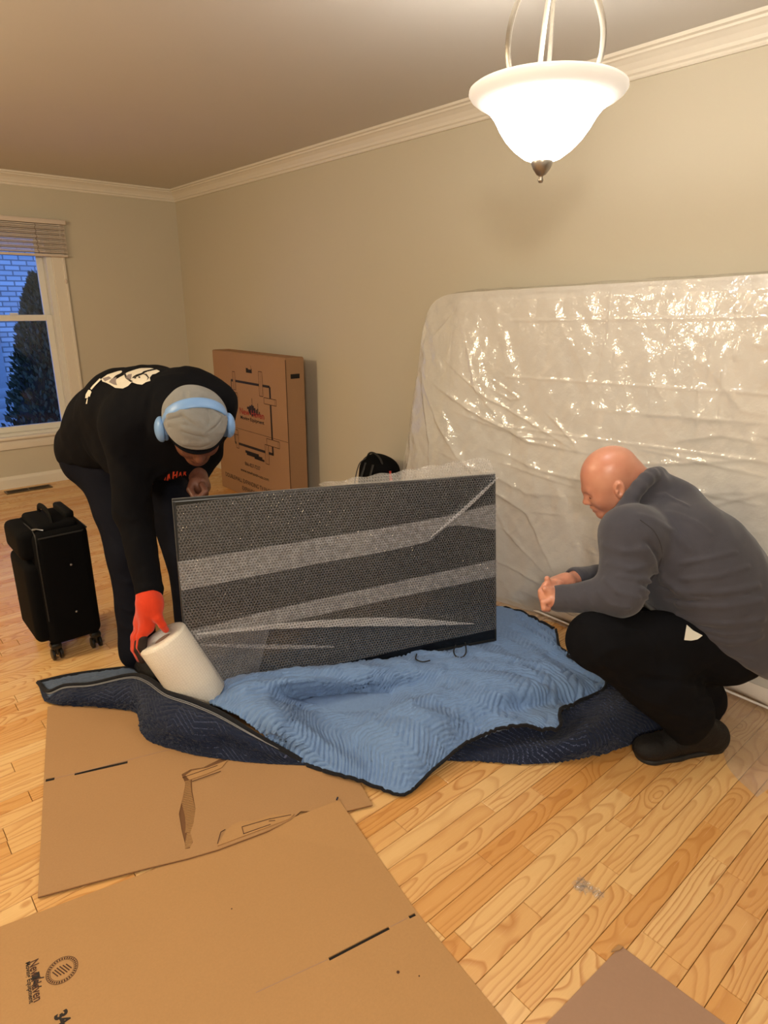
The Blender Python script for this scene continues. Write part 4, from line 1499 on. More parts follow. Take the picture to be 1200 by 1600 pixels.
# inside of the standing left edge
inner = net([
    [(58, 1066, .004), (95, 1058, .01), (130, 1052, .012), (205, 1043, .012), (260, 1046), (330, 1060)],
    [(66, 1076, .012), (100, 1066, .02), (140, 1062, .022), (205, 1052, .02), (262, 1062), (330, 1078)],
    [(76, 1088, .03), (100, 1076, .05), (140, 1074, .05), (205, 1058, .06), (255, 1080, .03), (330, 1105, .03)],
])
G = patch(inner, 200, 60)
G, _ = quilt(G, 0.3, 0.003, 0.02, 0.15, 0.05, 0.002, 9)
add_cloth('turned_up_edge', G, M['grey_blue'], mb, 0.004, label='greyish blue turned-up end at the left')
# navy underside, left: falls from the standing edge to the cardboard
navyL = net([
    [(60, 1068, .012), (76, 1082, .03), (100, 1073, .055), (140, 1070, .06), (205, 1056, .10), (232, 1062, .125), (262, 1083, .14), (300, 1096, .14), (345, 1116, .13), (400, 1150, .08), (475, 1192, .014)],
    [(62, 1076, .012), (80, 1092, .025), (104, 1085, .055), (145, 1084, .062), (205, 1076, .10), (232, 1090, .125), (266, 1108, .135), (305, 1122, .13), (350, 1140, .11), (404, 1164, .07), (475, 1193, .014)],
    [(65, 1086, .010), (84, 1098, .018), (110, 1094, .04), (150, 1095, .045), (210, 1094, .07), (226, 1115, .09), (262, 1134, .10), (305, 1148, .09), (352, 1162, .055), (408, 1178, .04), (476, 1194, .012)],
    [(68, 1094, .008), (88, 1101, .010), (112, 1101, .018), (152, 1103, .02), (212, 1108, .03), (222, 1136, .035), (248, 1154, .035), (302, 1170, .03), (354, 1180, .025), (412, 1188, .02), (477, 1195, .010)],
    [(70, 1098, .006), (90, 1103, .006), (115, 1104, .0065), (153, 1106, .0065), (213, 1114, .010), (220, 1144, .012), (240, 1160, .012), (300, 1178, .012), (354, 1187, .012), (412, 1193, .012), (478, 1197, .0095)],
])
G = patch(navyL, 460, 110)
NB = G.copy()
G, _ = quilt(G, 0.15, 0.004, 0.021, 0.16, 0.05, 0.002, 12)
add_cloth('navy_side', G, M['navy'], mb, zmin=0.0168)
# navy underside, right: pillows out on the floor under the light side
navyR = net([
    [(640, 1170, .008), (700, 1158, .02), (760, 1135, .045), (810, 1128, .058), (866, 1128, .060), (882, 1108, .05), (920, 1086, .045), (950, 1066, .05), (975, 1062, .03), (1000, 1070, .02)],
    [(660, 1178, .008), (712, 1172, .015), (762, 1160, .025), (812, 1154, .035), (862, 1148, .045), (890, 1130, .045), (925, 1108, .055), (955, 1088, .06), (985, 1082, .05), (1012, 1092, .03)],
    [(680, 1184, .007), (722, 1180, .012), (764, 1174, .020), (814, 1172, .03), (866, 1166, .06), (902, 1148, .08), (938, 1128, .09), (968, 1110, .08), (1000, 1102, .06), (1024, 1108, .03)],
    [(690, 1186, .006), (730, 1186, .010), (768, 1184, .015), (818, 1184, .02), (872, 1178, .04), (912, 1168, .06), (950, 1156, .06), (985, 1136, .055), (1015, 1122, .04), (1034, 1124, .02)],
    [(695, 1186, .006), (733, 1188, .007), (770, 1191, .007), (820, 1194, .007), (875, 1190, .0075), (918, 1183, .0075), (958, 1173, .0075), (998, 1158, .0075), (1026, 1142, .0075), (1044, 1138, .0075)],
])
G = patch(navyR, 330, 130)
G, stR = quilt(G, 1.2, 0.004, 0.020, 0.20, 0.045, 0.0022, 15)
add_cloth('navy_side', G, M['navy'], mb)
NR = G


def border(name, pts, r=0.0085, mat=None, flat=0.7):
    pts = np.array(pts)
    pts[:, 2] = np.maximum(pts[:, 2], r * 0.8)
    tube(name, pts, r, mat or M['binding'], mb, 10, flat)


border('binding', np.concatenate([LG[-1, ::4], LG[::-4, -1]]) + [0, 0, 0.001])
border('binding', LG[0, 300::4] + [0, 0, 0.002])
border('binding', NB[0, ::4] + [0, 0, 0.006], 0.009)
border('binding', crom([fl(*p) for p in ((58, 1066, .006), (95, 1057, .012), (130, 1051, .014), (205, 1042, .014), (235, 1042, .01))], 50), 0.008)
for k, v_ in ((9, .0), (13, .0)):
    border('stitching', NB[k, 14:-4:4] + [0, 0, 0.0062], 0.0016, M['thread'], 1.0)


def stitch_lines(base, ang, spacing, lam, zig, parent, step=2, lift=0.003, ulo=0, uhi=None, keep=0.75, seed=2, vlo=0):
    """short visible lengths of thread along the quilting valleys"""
    Gb = base
    du = np.linalg.norm(np.diff(Gb, axis=1), axis=2)
    dv = np.linalg.norm(np.diff(Gb, axis=0), axis=2)
    U = np.concatenate([np.zeros((Gb.shape[0], 1)), np.cumsum(du, 1)], 1)
    Vv = np.concatenate([np.zeros((1, Gb.shape[1])), np.cumsum(dv, 0)], 0)
    U = U - U.mean(1, keepdims=True)
    c, s = math.cos(ang), math.sin(ang)
    a, b = U * c + Vv * s, -U * s + Vv * c
    ph = (b + zig * np.abs(((a / lam) % 1) * 2 - 1)) / spacing
    fr = np.abs(ph - np.round(ph))
    N = grid_normals(Gb)
    msk = (fr < 0.045)
    msk[:vlo] = False
    ns_ = snoise(np.stack([a, b], -1), 14, seed)
    msk &= ns_ < keep
    vi, ui = np.nonzero(msk[:-1, :-1])
    Q = Gb + N * lift
    V = np.stack([Q[vi, ui], Q[vi, ui + 1], Q[vi + 1, ui + 1], Q[vi + 1, ui]], 1).reshape(-1, 3)
    F = np.arange(len(V)).reshape(-1, 4)
    return V, F


V, F = stitch_lines(NR, 1.2, 0.020, 0.20, 0.045, mb, keep=1.0)
V2, F2 = stitch_lines(NB, 0.15, 0.021, 0.16, 0.05, mb, keep=0.0, vlo=25)
link('quilting_thread', mesh_np('quilting_thread', np.concatenate([V, V2]), np.concatenate([F, F2 + len(V)])), simple('navy_thread', sr(70, 80, 112), 0.8), mb, kind='stuff')

# cable loops below the television
for pts in ([(712, 1008, .09), (709, 1018, .09), (713, 1026, .085), (722, 1027, .085), (728, 1020, .09), (727, 1004, .09)],
            [(651, 1022, .10), (650, 1030, .10), (660, 1034, .10), (672, 1032, .10)]):
    tube('power_cable', crom([fl(*p) for p in pts], 30), 0.0028, M['black_cord'], tv, 8)
sheet('cardboard_scrap', [fl(x, y, 0.045)[:2] for x, y in ((585, 1035), (625, 1027), (631, 1040), (592, 1046))], M['card'], None, z0=0.040, z1=0.045, label='small piece of cardboard showing under the bottom edge of the television', cat='cardboard')

# ------------------------------------------------------------------ suitcase
su = thing('suitcase', (0.62, 2.98, 0), 'small black soft-sided suitcase on spinner wheels near the window', 'suitcase')
sx0, sx1, sy0, sy1, sz0, sz1 = 0.505, 0.745, 2.80, 3.13, 0.075, 0.615
scx, scy = (sx0 + sx1) / 2, (sy0 + sy1) / 2


def rbox(name, x0, x1, y0, y1, z0, z1, bev, mat, par, seg=4, top_taper=0.0, **kw):
    bm = bmesh.new()
    add_box(bm, ((x0 + x1) / 2, (y0 + y1) / 2, (z0 + z1) / 2), (x1 - x0, y1 - y0, z1 - z0), bev=bev, seg=seg)
    return link(name, bm_mesh(name, bm, True), mat, par, **kw)


rbox('body', sx0 + 0.02, sx1, sy0, sy1, sz0, sz1 - 0.02, 0.035, M['suit_fabric'], su, 5)
rbox('front_pocket', sx0 - 0.025, sx0 + 0.06, sy0 + 0.02, sy1 - 0.02, sz0 + 0.02, 0.46, 0.03, M['suit_fabric'], su, 4)
rbox('upper_pocket', sx0 - 0.03, sx0 + 0.06, sy0 + 0.03, sy1 - 0.03, 0.475, 0.60, 0.03, M['suit_fabric'], su, 4)
rbox('top_panel', sx0 + 0.045, sx1 - 0.03, sy0 + 0.03, sy1 - 0.03, sz1 - 0.045, sz1 + 0.002, 0.02, M['suit_fabric'], su, 4)
for z in (sz1 - 0.04,):
    r = 0.036
    pts = [(sx0 + 0.04, sy0 - 0.001, z), (sx1 - 0.03, sy0 - 0.001, z), (sx1 + 0.001, sy0 + 0.035, z), (sx1 + 0.001, sy1 - 0.03, z), (sx1 - 0.03, sy1 + 0.001, z), (sx0 + 0.04, sy1 + 0.001, z)]
    tube('piping', pts, 0.0035, M['black_matte'], su, 6)
pts = crom([(scx - 0.005, sy0 + 0.06, sz1 - 0.01), (scx - 0.005, sy0 + 0.075, sz1 + 0.025), (scx - 0.005, scy, sz1 + 0.042), (scx - 0.005, sy1 - 0.075, sz1 + 0.025), (scx - 0.005, sy1 - 0.06, sz1 - 0.01)], 24)
tube('carry_handle', pts, 0.014, M['black_soft'], su, 10, flat=0.5)
bm = bmesh.new()
add_box(bm, (sx1 - 0.045, scy + 0.02, sz1 + 0.012), (0.04, 0.19, 0.035), bev=0.012, seg=3)
link('trolley_handle', bm_mesh('trolley_handle', bm, True), M['black_soft'], su)
pz = np.array([sx0 + 0.035, sy0 + 0.05, sz1 - 0.012])
tube('zipper_pull', [pz, pz + [0.012, -0.012, 0.004], pz + [0.035, -0.022, -0.003]], [0.005, 0.003, 0.0035], M['silver'], su, 8)
tube('zip', crom([(sx0 + 0.03, sy0 + 0.004, 0.2), (sx0 + 0.03, sy0 + 0.002, 0.5), (sx0 + 0.035, sy0 + 0.03, sz1 - 0.025), (sx0 + 0.03, sy1 - 0.05, sz1 - 0.022)], 40), 0.003, M['black_matte'], su, 6)
for px, py in ((111, 882), (119.5, 955)):
    q = onplane(px, py, (0, 1, 0), sy0)
    lathe('stud', [(0.001, 0.006), (0.004, 0.005), (0.0055, 0.002), (0.0055, -0.002)], tuple(q), M['silver'], su, d=(0, -1, 0), n=14)
for (wx, wy) in ((sx0 + 0.045, sy0 + 0.035), (sx1 - 0.03, sy0 + 0.03), (sx0 + 0.04, sy1 - 0.03), (sx1 - 0.03, sy1 - 0.03)):
    wh = link('wheel_housing', None, None, su) if False else None
    bm = bmesh.new()
    add_box(bm, (wx, wy, 0.068), (0.045, 0.045, 0.03), bev=0.01)
    add_box(bm, (wx, wy, 0.045), (0.010, 0.03, 0.04), bev=0.003)
    hsg = link('caster_fork', bm_mesh('caster_fork', bm, True), M['black_plastic'], su)
    for s in (-1, 1):
        lathe('wheel', [(0.001, -0.008), (0.018, -0.008), (0.026, -0.005), (0.0265, 0.0), (0.026, 0.005), (0.018, 0.008), (0.001, 0.008)], (wx + s * 0.0155, wy, 0.0268), M['black_plastic'], hsg, d=(1, 0, 0), n=24)

# ------------------------------------------------------------------ signed-distance modelling for bodies and clothes
def smin(a, b, k):
    if k <= 0:
        return np.minimum(a, b)
    h = np.maximum(k - np.abs(a - b), 0) / k
    return np.minimum(a, b) - h * h * k * 0.25


def prim_d(pr, p):
    k = pr[0]
    if k == 'c':
        _, a, b, ra, rb_, kk = pr
        a, b = np.asarray(a, np.float32), np.asarray(b, np.float32)
        ab = b - a
        t = np.clip((p - a) @ ab / (ab @ ab + 1e-9), 0, 1)
        return np.linalg.norm(p - a - t[:, None] * ab, axis=1) - (ra + t * (rb_ - ra))
    if k == 'e':
        _, c, A, r, kk = pr
        q = (p - np.asarray(c, np.float32)) @ np.asarray(A, np.float32).T
        r = np.asarray(r, np.float32)
        k0 = np.linalg.norm(q / r, axis=1)
        k1 = np.linalg.norm(q / (r * r), axis=1)
        return k0 * (k0 - 1) / np.maximum(k1, 1e-6)
    raise ValueError(k)


def sdf_eval(ops, p):
    p = p.astype(np.float32)
    d = np.full(len(p), 9.0, np.float32)
    for o in ops:
        if o[0] == 'clip':
            n = np.asarray(o[2], float)
            n = n / np.linalg.norm(n)
            pl = ((p - np.asarray(o[1])) @ n)
            d = -smin(-d, -pl, o[3] if len(o) > 3 else 0.004)
        elif o[0] == 'sub':
            d = -smin(-d, prim_d(o[1], p), o[1][-1])
        elif o[0] == 'fold':
            _, a, b, w, h = o
            a, b = np.asarray(a), np.asarray(b)
            ab = b - a
            t = np.clip((p - a) @ ab / (ab @ ab + 1e-9), 0, 1)
            dd = np.linalg.norm(p - a - t[:, None] * ab, axis=1)
            d = d - h * np.exp(-(dd / w) ** 2) * np.sin(np.clip(t * 0.9 + 0.05, 0, 1) * math.pi) ** 0.5
        elif o[0] == 'noise':
            d = d + o[1] * snoise(p * o[4] if len(o) > 4 else p, o[2], o[3]).astype(np.float32)
        elif o[0] == 'grow':
            d = d - o[1]
        else:
            d = smin(d, prim_d(o, p), o[-1])
    return d


def eval_blocks(ops, p, cen, R):
    """the same as sdf_eval, but a shape is only worked out in the blocks it can reach"""
    nb_, npt = p.shape[:2]
    cc = cen.astype(np.float32)
    pd = {i: prim_d(o, cc) for i, o in enumerate(ops) if o[0] in 'ce'}
    mn = np.min(np.stack(list(pd.values())), 0)
    mn = np.maximum(mn, -0.02)
    d = np.full((nb_, npt), 9.0, np.float32)
    for i, o in enumerate(ops):
        if o[0] == 'clip':
            n = np.asarray(o[2], float)
            n = (n / np.linalg.norm(n)).astype(np.float32)
            d = -smin(-d, -((p - np.asarray(o[1], np.float32)) @ n), o[3] if len(o) > 3 else 0.004)
        elif o[0] == 'sub':
            m = prim_d(o[1], cc) < R + o[1][-1] + 0.02
            if m.any():
                q = p[m]
                d[m] = -smin(-d[m], prim_d(o[1], q.reshape(-1, 3)).reshape(q.shape[:2]), o[1][-1])
        elif o[0] == 'fold':
            a, b = np.asarray(o[1], np.float32), np.asarray(o[2], np.float32)
            ab = b - a
            t = np.clip((cc - a) @ ab / (ab @ ab + 1e-9), 0, 1)
            m = np.linalg.norm(cc - a - t[:, None] * ab, axis=1) < R + 3 * o[3]
            if m.any():
                q = p[m]
                t = np.clip((q - a) @ ab / (ab @ ab + 1e-9), 0, 1)
                dd = np.linalg.norm(q - a - t[..., None] * ab, axis=-1)
                d[m] -= o[4] * np.exp(-(dd / o[3]) ** 2) * np.sin(np.clip(t * 0.9 + 0.05, 0, 1) * math.pi) ** 0.5
        elif o[0] == 'noise':
            d = d + o[1] * snoise(p, o[2], o[3], 3).astype(np.float32)
        elif o[0] in 'ce':
            m = pd[i] < mn + 2.2 * R + o[-1] + 0.01
            if m.any():
                q = p[m]
                d[m] = smin(d[m], prim_d(o, q.reshape(-1, 3)).reshape(q.shape[:2]), o[-1])
    return d


def mesh_sdf(name, ops, lo, hi, h):
    lo, hi = np.array(lo, float), np.array(hi, float)
    B = 8
    H_ = h * B
    nb = np.ceil((hi - lo) / H_).astype(int)
    bi = np.stack(np.meshgrid(*[np.arange(n) for n in nb], indexing='ij'), -1).reshape(-1, 3)
    cen = lo + (bi + 0.5) * H_
    d = sdf_eval([o for o in ops if o[0] != 'noise'], cen)
    keep = np.abs(d) < H_ * 0.87 * 1.5 + 0.012
    bi = bi[keep]
    nx, ny, nz = nb * B + 2
    loc = np.stack(np.meshgrid(*[np.arange(B + 1)] * 3, indexing='ij'), -1).reshape(-1, 3)
    vid_all, pos_all, q_all = [], [], []
    chunk = 1500
    for s in range(0, len(bi), chunk):
        b = bi[s:s + chunk]
        gi = (b[:, None] * B + loc[None])
        p = lo + gi.reshape(-1, 3) * h
        V = eval_blocks(ops, p.astype(np.float32).reshape(len(b), -1, 3), lo + (b + 0.5) * H_, H_ * 0.87).reshape(len(b), B + 1, B + 1, B + 1)
        S = V < 0
        cs_ = [S[:, i:i + B, j:j + B, k:k + B] for i in (0, 1) for j in (0, 1) for k in (0, 1)]
        tot = sum(c.astype(np.int8) for c in cs_)
        act = (tot > 0) & (tot < 8)
        n_, i, j, k = np.nonzero(act)
        base = b[n_] * B + np.stack([i, j, k], 1)
        acc = np.zeros((len(n_), 3))
        cnt = np.zeros(len(n_))
        cv = {(a, bb, c): V[n_, i + a, j + bb, k + c] for a in (0, 1) for bb in (0, 1) for c in (0, 1)}
        for ax_ in range(3):
            for u in (0, 1):
                for w in (0, 1):
                    c0 = [0, 0, 0]
                    c0[(ax_ + 1) % 3], c0[(ax_ + 2) % 3] = u, w
                    c1 = list(c0)
                    c1[ax_] = 1
                    f0, f1 = cv[tuple(c0)], cv[tuple(c1)]
                    m = (f0 < 0) != (f1 < 0)
                    t = np.where(m, f0 / np.where(m, f0 - f1, 1), 0)
                    e = np.array(c0, float)[None] + t[:, None] * np.eye(3)[ax_][None]
                    acc += e * m[:, None]
                    cnt += m
        pos = lo + (base + acc / cnt[:, None]) * h
        vid_all.append((base[:, 0] * ny + base[:, 1]) * nz + base[:, 2])
        pos_all.append(pos)
        for ax_ in range(3):
            sl0 = [slice(None), slice(0, B), slice(0, B), slice(0, B)]
            sl1 = list(sl0)
            sl1[1 + ax_] = slice(1, B + 1)
            m = S[tuple(sl0)] != S[tuple(sl1)]
            n_, i, j, k = np.nonzero(m)
            neg = S[n_, i, j, k]
            g = b[n_] * B + np.stack([i, j, k], 1)
            a1, a2 = (ax_ + 1) % 3, (ax_ + 2) % 3
            e1, e2 = np.eye(3, dtype=int)[a1], np.eye(3, dtype=int)[a2]
            q = [g - e1 - e2, g - e2, g, g - e1]
            q = np.stack([(x[:, 0] * ny + x[:, 1]) * nz + x[:, 2] for x in q], 1)
            q = np.where(neg[:, None], q, q[:, ::-1])
            q_all.append(q)
    vid = np.concatenate(vid_all)
    pos = np.concatenate(pos_all)
    vid, ui = np.unique(vid, return_index=True)
    pos = pos[ui]
    Q = np.concatenate(q_all)
    idx = np.searchsorted(vid, Q)
    idx = np.clip(idx, 0, len(vid) - 1)
    ok = (vid[idx] == Q).all(1)
    return mesh_np(name, pos, idx[ok])


def trace(ops, px, py, tmin=1.2, tmax=4.5):
    """first hit of the camera-side surface through a picture point, on the modelled body"""
    px = np.atleast_1d(px).astype(float)
    py = np.atleast_1d(py).astype(float)
    D = np.stack([(px - 600) / FPX, (py - 800) / FPX, np.ones(len(px))], 1) @ CM
    L = np.linalg.norm(D, axis=1)
    D /= L[:, None]
    t = np.full(len(px), tmin)
    for _ in range(60):
        d = sdf_eval(ops, CO + D * t[:, None])
        t = np.minimum(t + d * 0.8, tmax)
    return CO + D * t[:, None], np.abs(d) < 0.01, D


def decal(name, ops, poly, mat, parent, off=0.0022, step=2.0, **kw):
    """a print that lies on the cloth: outline in picture points dropped onto the surface"""
    bm = bmesh.new()
    vv = [bm.verts.new((x, y, 0)) for x, y in poly]
    es = [bm.edges.new((vv[i], vv[(i + 1) % len(vv)])) for i in range(len(vv))]
    bmesh.ops.triangle_fill(bm, use_beauty=True, edges=es)
    for _ in range(5):
        lg = [e for e in bm.edges if e.calc_length() > step]
        if not lg:
            break
        bmesh.ops.subdivide_edges(bm, edges=lg, cuts=1)
        bmesh.ops.triangulate(bm, faces=bm.faces)
    xy = np.array([v.co[:2] for v in bm.verts])
    p, ok, D = trace(ops, xy[:, 0], xy[:, 1])
    p = p - D * off
    bad = [v for v, o_ in zip(bm.verts, ok) if not o_]
    for v, q in zip(bm.verts, p):
        v.co = q
    bmesh.ops.delete(bm, geom=bad, context='VERTS')
    return link(name, bm_mesh(name, bm, True), mat, parent, **kw)


def pxfold(ops, pts, w, h):
    p, ok, D = trace(ops, [q[0] for q in pts], [q[1] for q in pts])
    return [('fold', p[i], p[i + 1], w, h) for i in range(len(p) - 1) if ok[i] and ok[i + 1]]


RT = np.array([math.cos(YAW), -math.sin(YAW), 0.0])      # picture right, level
TC = np.array([-math.sin(YAW), -math.cos(YAW), 0.0])     # level, towards the camera
UP = np.array([0, 0, 1.0])


def head_ops(c, Fw, U, s=1.0, ears=True):
    Fw = np.array(Fw, float)
    Fw /= np.linalg.norm(Fw)
    U = np.array(U, float)
    U -= Fw * (U @ Fw)
    U /= np.linalg.norm(U)
    L = np.cross(U, Fw)
    A = np.array([Fw, L, U])
    c = np.array(c, float)

    def q(f, l, u):
        return c + s * (Fw * f + L * l + U * u)
    o = [('e', q(-.012, 0, .032), A, np.array([.100, .079, .090]) * s, .0),
         ('e', q(.022, 0, -.028), A, np.array([.068, .066, .078]) * s, .05 * s),
         ('c', q(-.005, .054, -.055), q(.060, .018, -.100), .022 * s, .020 * s, .035 * s),
         ('c', q(-.005, -.054, -.055), q(.060, -.018, -.100), .022 * s, .020 * s, .035 * s),
         ('e', q(.070, 0, -.100), A, np.array([.022, .024, .018]) * s, .02 * s),
         ('c', q(.074, .034, .012), q(.084, .008, .008), .013 * s, .012 * s, .018 * s),
         ('c', q(.074, -.034, .012), q(.084, -.008, .008), .013 * s, .012 * s, .018 * s),
         ('e', q(.055, .040, -.035), A, np.array([.026, .022, .026]) * s, .03 * s),
         ('e', q(.055, -.040, -.035), A, np.array([.026, .022, .026]) * s, .03 * s),
         ('sub', ('e', q(.098, .033, -.008), A, np.array([.016, .017, .011]) * s, .014 * s)),
         ('sub', ('e', q(.098, -.033, -.008), A, np.array([.016, .017, .011]) * s, .014 * s)),
         ('e', q(.074, .032, -.008), A, np.array([.014, .015, .011]) * s, .004 * s),
         ('e', q(.074, -.032, -.008), A, np.array([.014, .015, .011]) * s, .004 * s),
         ('c', q(.086, 0, .002), q(.103, 0, -.034), .008 * s, .011 * s, .014 * s),
         ('e', q(.104, 0, -.036), A, np.array([.012, .012, .010]) * s, .008 * s),
         ('e', q(.094, .012, -.041), A, np.array([.011, .008, .008]) * s, .006 * s),
         ('e', q(.094, -.012, -.041), A, np.array([.011, .008, .008]) * s, .006 * s),
         ('e', q(.078, 0, -.068), A, np.array([.018, .026, .020]) * s, .016 * s),
         ('c', q(.086, .020, -.070), q(.095, 0, -.064), .004 * s, .006 * s, .006 * s),
         ('c', q(.086, -.020, -.070), q(.095, 0, -.064), .004 * s, .006 * s, .006 * s),
         ('c', q(.084, .016, -.077), q(.092, 0, -.079), .005 * s, .0065 * s, .004 * s),
         ('c', q(.084, -.016, -.077), q(.092, 0, -.079), .005 * s, .0065 * s, .004 * s),
         ('sub', ('c', q(.104, .022, -.072), q(.104, -.022, -.072), .006 * s, .006 * s, .004 * s))]
    if ears:
        for sg in (1, -1):
            ec = q(-.012, .080 * sg, -.012)
            tilt = (U * 0.96 - Fw * 0.25)
            fo = np.cross(L, tilt)
            E = np.array([fo, L, tilt])
            o += [('e', ec + L * sg * .004 * s, E, np.array([.019, .009, .031]) * s, .006 * s),
                  ('e', ec - tilt * .022 * s + L * sg * .001 * s, E, np.array([.010, .008, .012]) * s, .006 * s),
                  ('sub', ('e', ec + L * sg * .012 * s + fo * .003 * s + tilt * .003 * s, E, np.array([.010, .007, .019]) * s, .004 * s)),
                  ('c', ec + L * sg * .009 * s + fo * .010 * s - tilt * .002 * s, ec + L * sg * .006 * s + fo * .012 * s - tilt * .012 * s, .004 * s, .004 * s, .003 * s)]
    return o, q


def hand_ops(w, d, n, side, curls, s=1.0, thumb=(0.6, 0.5, 0.3), spread=0.06, fat=1.0):
    """w wrist, d towards the fingers, n back of the hand, side +1 or -1: thumb side is side*(d x n)"""
    d = np.array(d, float)
    d /= np.linalg.norm(d)
    n = np.array(n, float)
    n -= d * (n @ d)
    n /= np.linalg.norm(n)
    t = np.cross(d, n) * side
    w = np.array(w, float)
    o = []
    base = []
    lens = [(.044, .026, .022), (.049, .030, .023), (.045, .028, .022), (.035, .022, .019)]
    for i, (oy, ox) in enumerate(((.028, .088), (.009, .092), (-.010, .088), (-.027, .079))):
        kn = w + (d * ox + t * oy) * s
        base.append(kn)
        o.append(('c', w + (d * .012 + t * oy * 0.55) * s, kn, .017 * s * fat, .0125 * s * fat, .018 * s))
    for i, kn in enumerate(base):
        p = kn
        c = curls[i]
        ang = 0
        fd = d + t * (1.5 - i) * spread
        fd /= np.linalg.norm(fd)
        r = (.0095, .0098, .0094, .0082)[i] * s * fat
        for j, L in enumerate(lens[i]):
            ang += c[j]
            dr = fd * math.cos(ang) - n * math.sin(ang)
            q = p + dr * L * s
            o.append(('c', p, q, r, r * 0.92, .004 * s))
            p, r = q, r * 0.93
    a, b, c_ = thumb
    p = w + (d * .025 + t * .028) * s
    q = w + (d * (.035 + .03 * (1 - a)) + t * (.045 + .012 * a) - n * .018 * b) * s
    o.append(('c', p, q, .016 * s * fat, .0135 * s * fat, .016 * s))
    dr = d * (1 - a) + t * a * 0.6 - n * b
    dr /= np.linalg.norm(dr)
    q2 = q + dr * .036 * s
    o.append(('c', q, q2, .0125 * s * fat, .0105 * s * fat, .006 * s))
    dr2 = dr + d * c_ - t * c_ * 0.6
    dr2 /= np.linalg.norm(dr2)
    o.append(('c', q2, q2 + dr2 * .028 * s, .0108 * s * fat, .0088 * s * fat, .004 * s))
    return o


# ------------------------------------------------------------------ crouching man
J = dict(head=P(953, 751, 2.27), neck=P(1010, 790, 2.29), pel=P(1128, 978, 2.32), belly=P(1098, 915, 2.31), mid=P(1062, 862, 2.30), chest=P(1040, 838, 2.29),
         LS=P(985, 836, 2.12), RS=P(985, 815, 2.47), LE=P(968, 930, 2.08), RE=P(962, 905, 2.46), LW=P(872, 936, 2.16), RW=P(900, 906, 2.33),
         LH=P(1120, 1000, 2.22), RH=P(1130, 995, 2.42), LK=P(932, 1002, 2.08), RK=P(948, 985, 2.42), LA=P(1074, 1116, 2.20), RA=P(1100, 1094, 2.42))
J['LA'][2] = max(J['LA'][2], 0.12)
U_ = RT * -0.50 + UP * 0.866
Fw_ = -0.866 * RT - 0.50 * UP - 0.12 * TC
hops, hq = head_ops(J['head'], Fw_, U_, 1.0)
sh = TC * 0.085


def torso_ops(g):
    o = []
    for sg in (-1, 1):
        o += [('c', J['pel'] + sg * sh, J['belly'] + sg * sh, .172 - g, .190 - g, .08), ('c', J['belly'] + sg * sh, J['mid'] + sg * sh, .190 - g, .180 - g, .08),
              ('c', J['mid'] + sg * sh, J['chest'] + sg * sh, .180 - g, .155 - g, .08)]
    o += [('c', J['LS'], J['RS'], .088 - g, .088 - g, .07)]
    return o


def arm_ops(g):
    return [('c', J['LS'], J['LE'], .094 - g, .070 - g, .05), ('c', J['LE'], J['LW'], .068 - g, .041 - g, .03),
            ('c', J['RS'], J['RE'], .090 - g, .070 - g, .05), ('c', J['RE'], J['RW'], .062 - g, .046 - g, .03)]


def leg_ops(g, hipk=.05):
    return [('c', J['LH'], J['LK'], .118 - g, .088 - g, hipk), ('c', J['RH'], J['RK'], .115 - g, .085 - g, hipk),
            ('c', J['LK'], J['LA'], .086 - g, .072 - g, .04), ('c', J['RK'], J['RA'], .086 - g, .074 - g, .04)]


# right hand grasping the left wrist/fist
rwp = P(884, 910, 2.27)
lwp = P(866, 935, 2.155)


def chain(pts, rr, k=.003):
    return [('c', P(*pts[i]), P(*pts[i + 1]), rr[i], rr[i + 1], k) for i in range(len(pts) - 1)]


Rhand = [('c', rwp, P(868, 916, 2.235), .027, .030, .02), ('c', rwp, P(866, 913, 2.27), .026, .026, .02)]
Lhand = [('c', lwp, P(860, 934, 2.155), .027, .029, .02), ('c', lwp, P(861, 938, 2.18), .026, .027, .02)]
for k_, (dy, dd) in enumerate(((0, 0), (1, .024), (3, .047), (6, .067))):   # right fingers fold down over the left fist
    Rhand += chain([(864, 911 + dy, 2.185 + dd), (852, 914 + dy, 2.165 + dd), (845, 924 + dy, 2.155 + dd), (847, 935 + dy * .8, 2.15 + dd)], (.0112, .0104, .0098, .0086))
for k_, (dy, dd) in enumerate(((0, 0), (1, .021), (2, .041), (3, .058))):   # left fingers curl underneath
    Lhand += chain([(858, 938 + dy, 2.13 + dd), (849, 941 + dy, 2.13 + dd), (850, 950 + dy * .5, 2.13 + dd), (857, 951 + dy * .5, 2.135 + dd)], (.0108, .0102, .0096, .0084))
Rhand += chain([(874, 914, 2.21), (866, 922, 2.165), (858, 923, 2.135), (851, 920, 2.13)], (.017, .0135, .0118, .0098))
Lhand += chain([(864, 930, 2.18), (858, 920, 2.175), (856, 910, 2.175), (855, 904, 2.17)], (.015, .0125, .0112, .0094))
body = torso_ops(.045) + arm_ops(.020) + leg_ops(.020) + hops + [('c', J['neck'] + RT * 0.02, hq(-.035, 0, -.035), .068, .060, .03), ('c', hq(-.075, 0, -.02), J['neck'] + UP * .02 + RT * .05, .05, .055, .03)]
body += [('c', P(915, 902, 2.37), rwp, .036, .029, .02)] + Rhand + [('c', J['LW'], lwp, .026, .027, .01)] + Lhand
body += [('c', J['LA'], J['LA'] + (0, 0, -.03), .05, .05, .03), ('c', J['RA'], J['RA'] + (0, 0, -.03), .05, .05, .03)]
lo, hi = J['pel'] - [0.75, 0.45, 0.62], J['pel'] + [0.35, 0.85, 0.75]
me = mesh_sdf('person', body, lo, hi, 0.0034)
man = link('person', me, M['skin_light'], None, label='crouching bald person in a grey fleece and black trousers, hands clasped', cat='person')

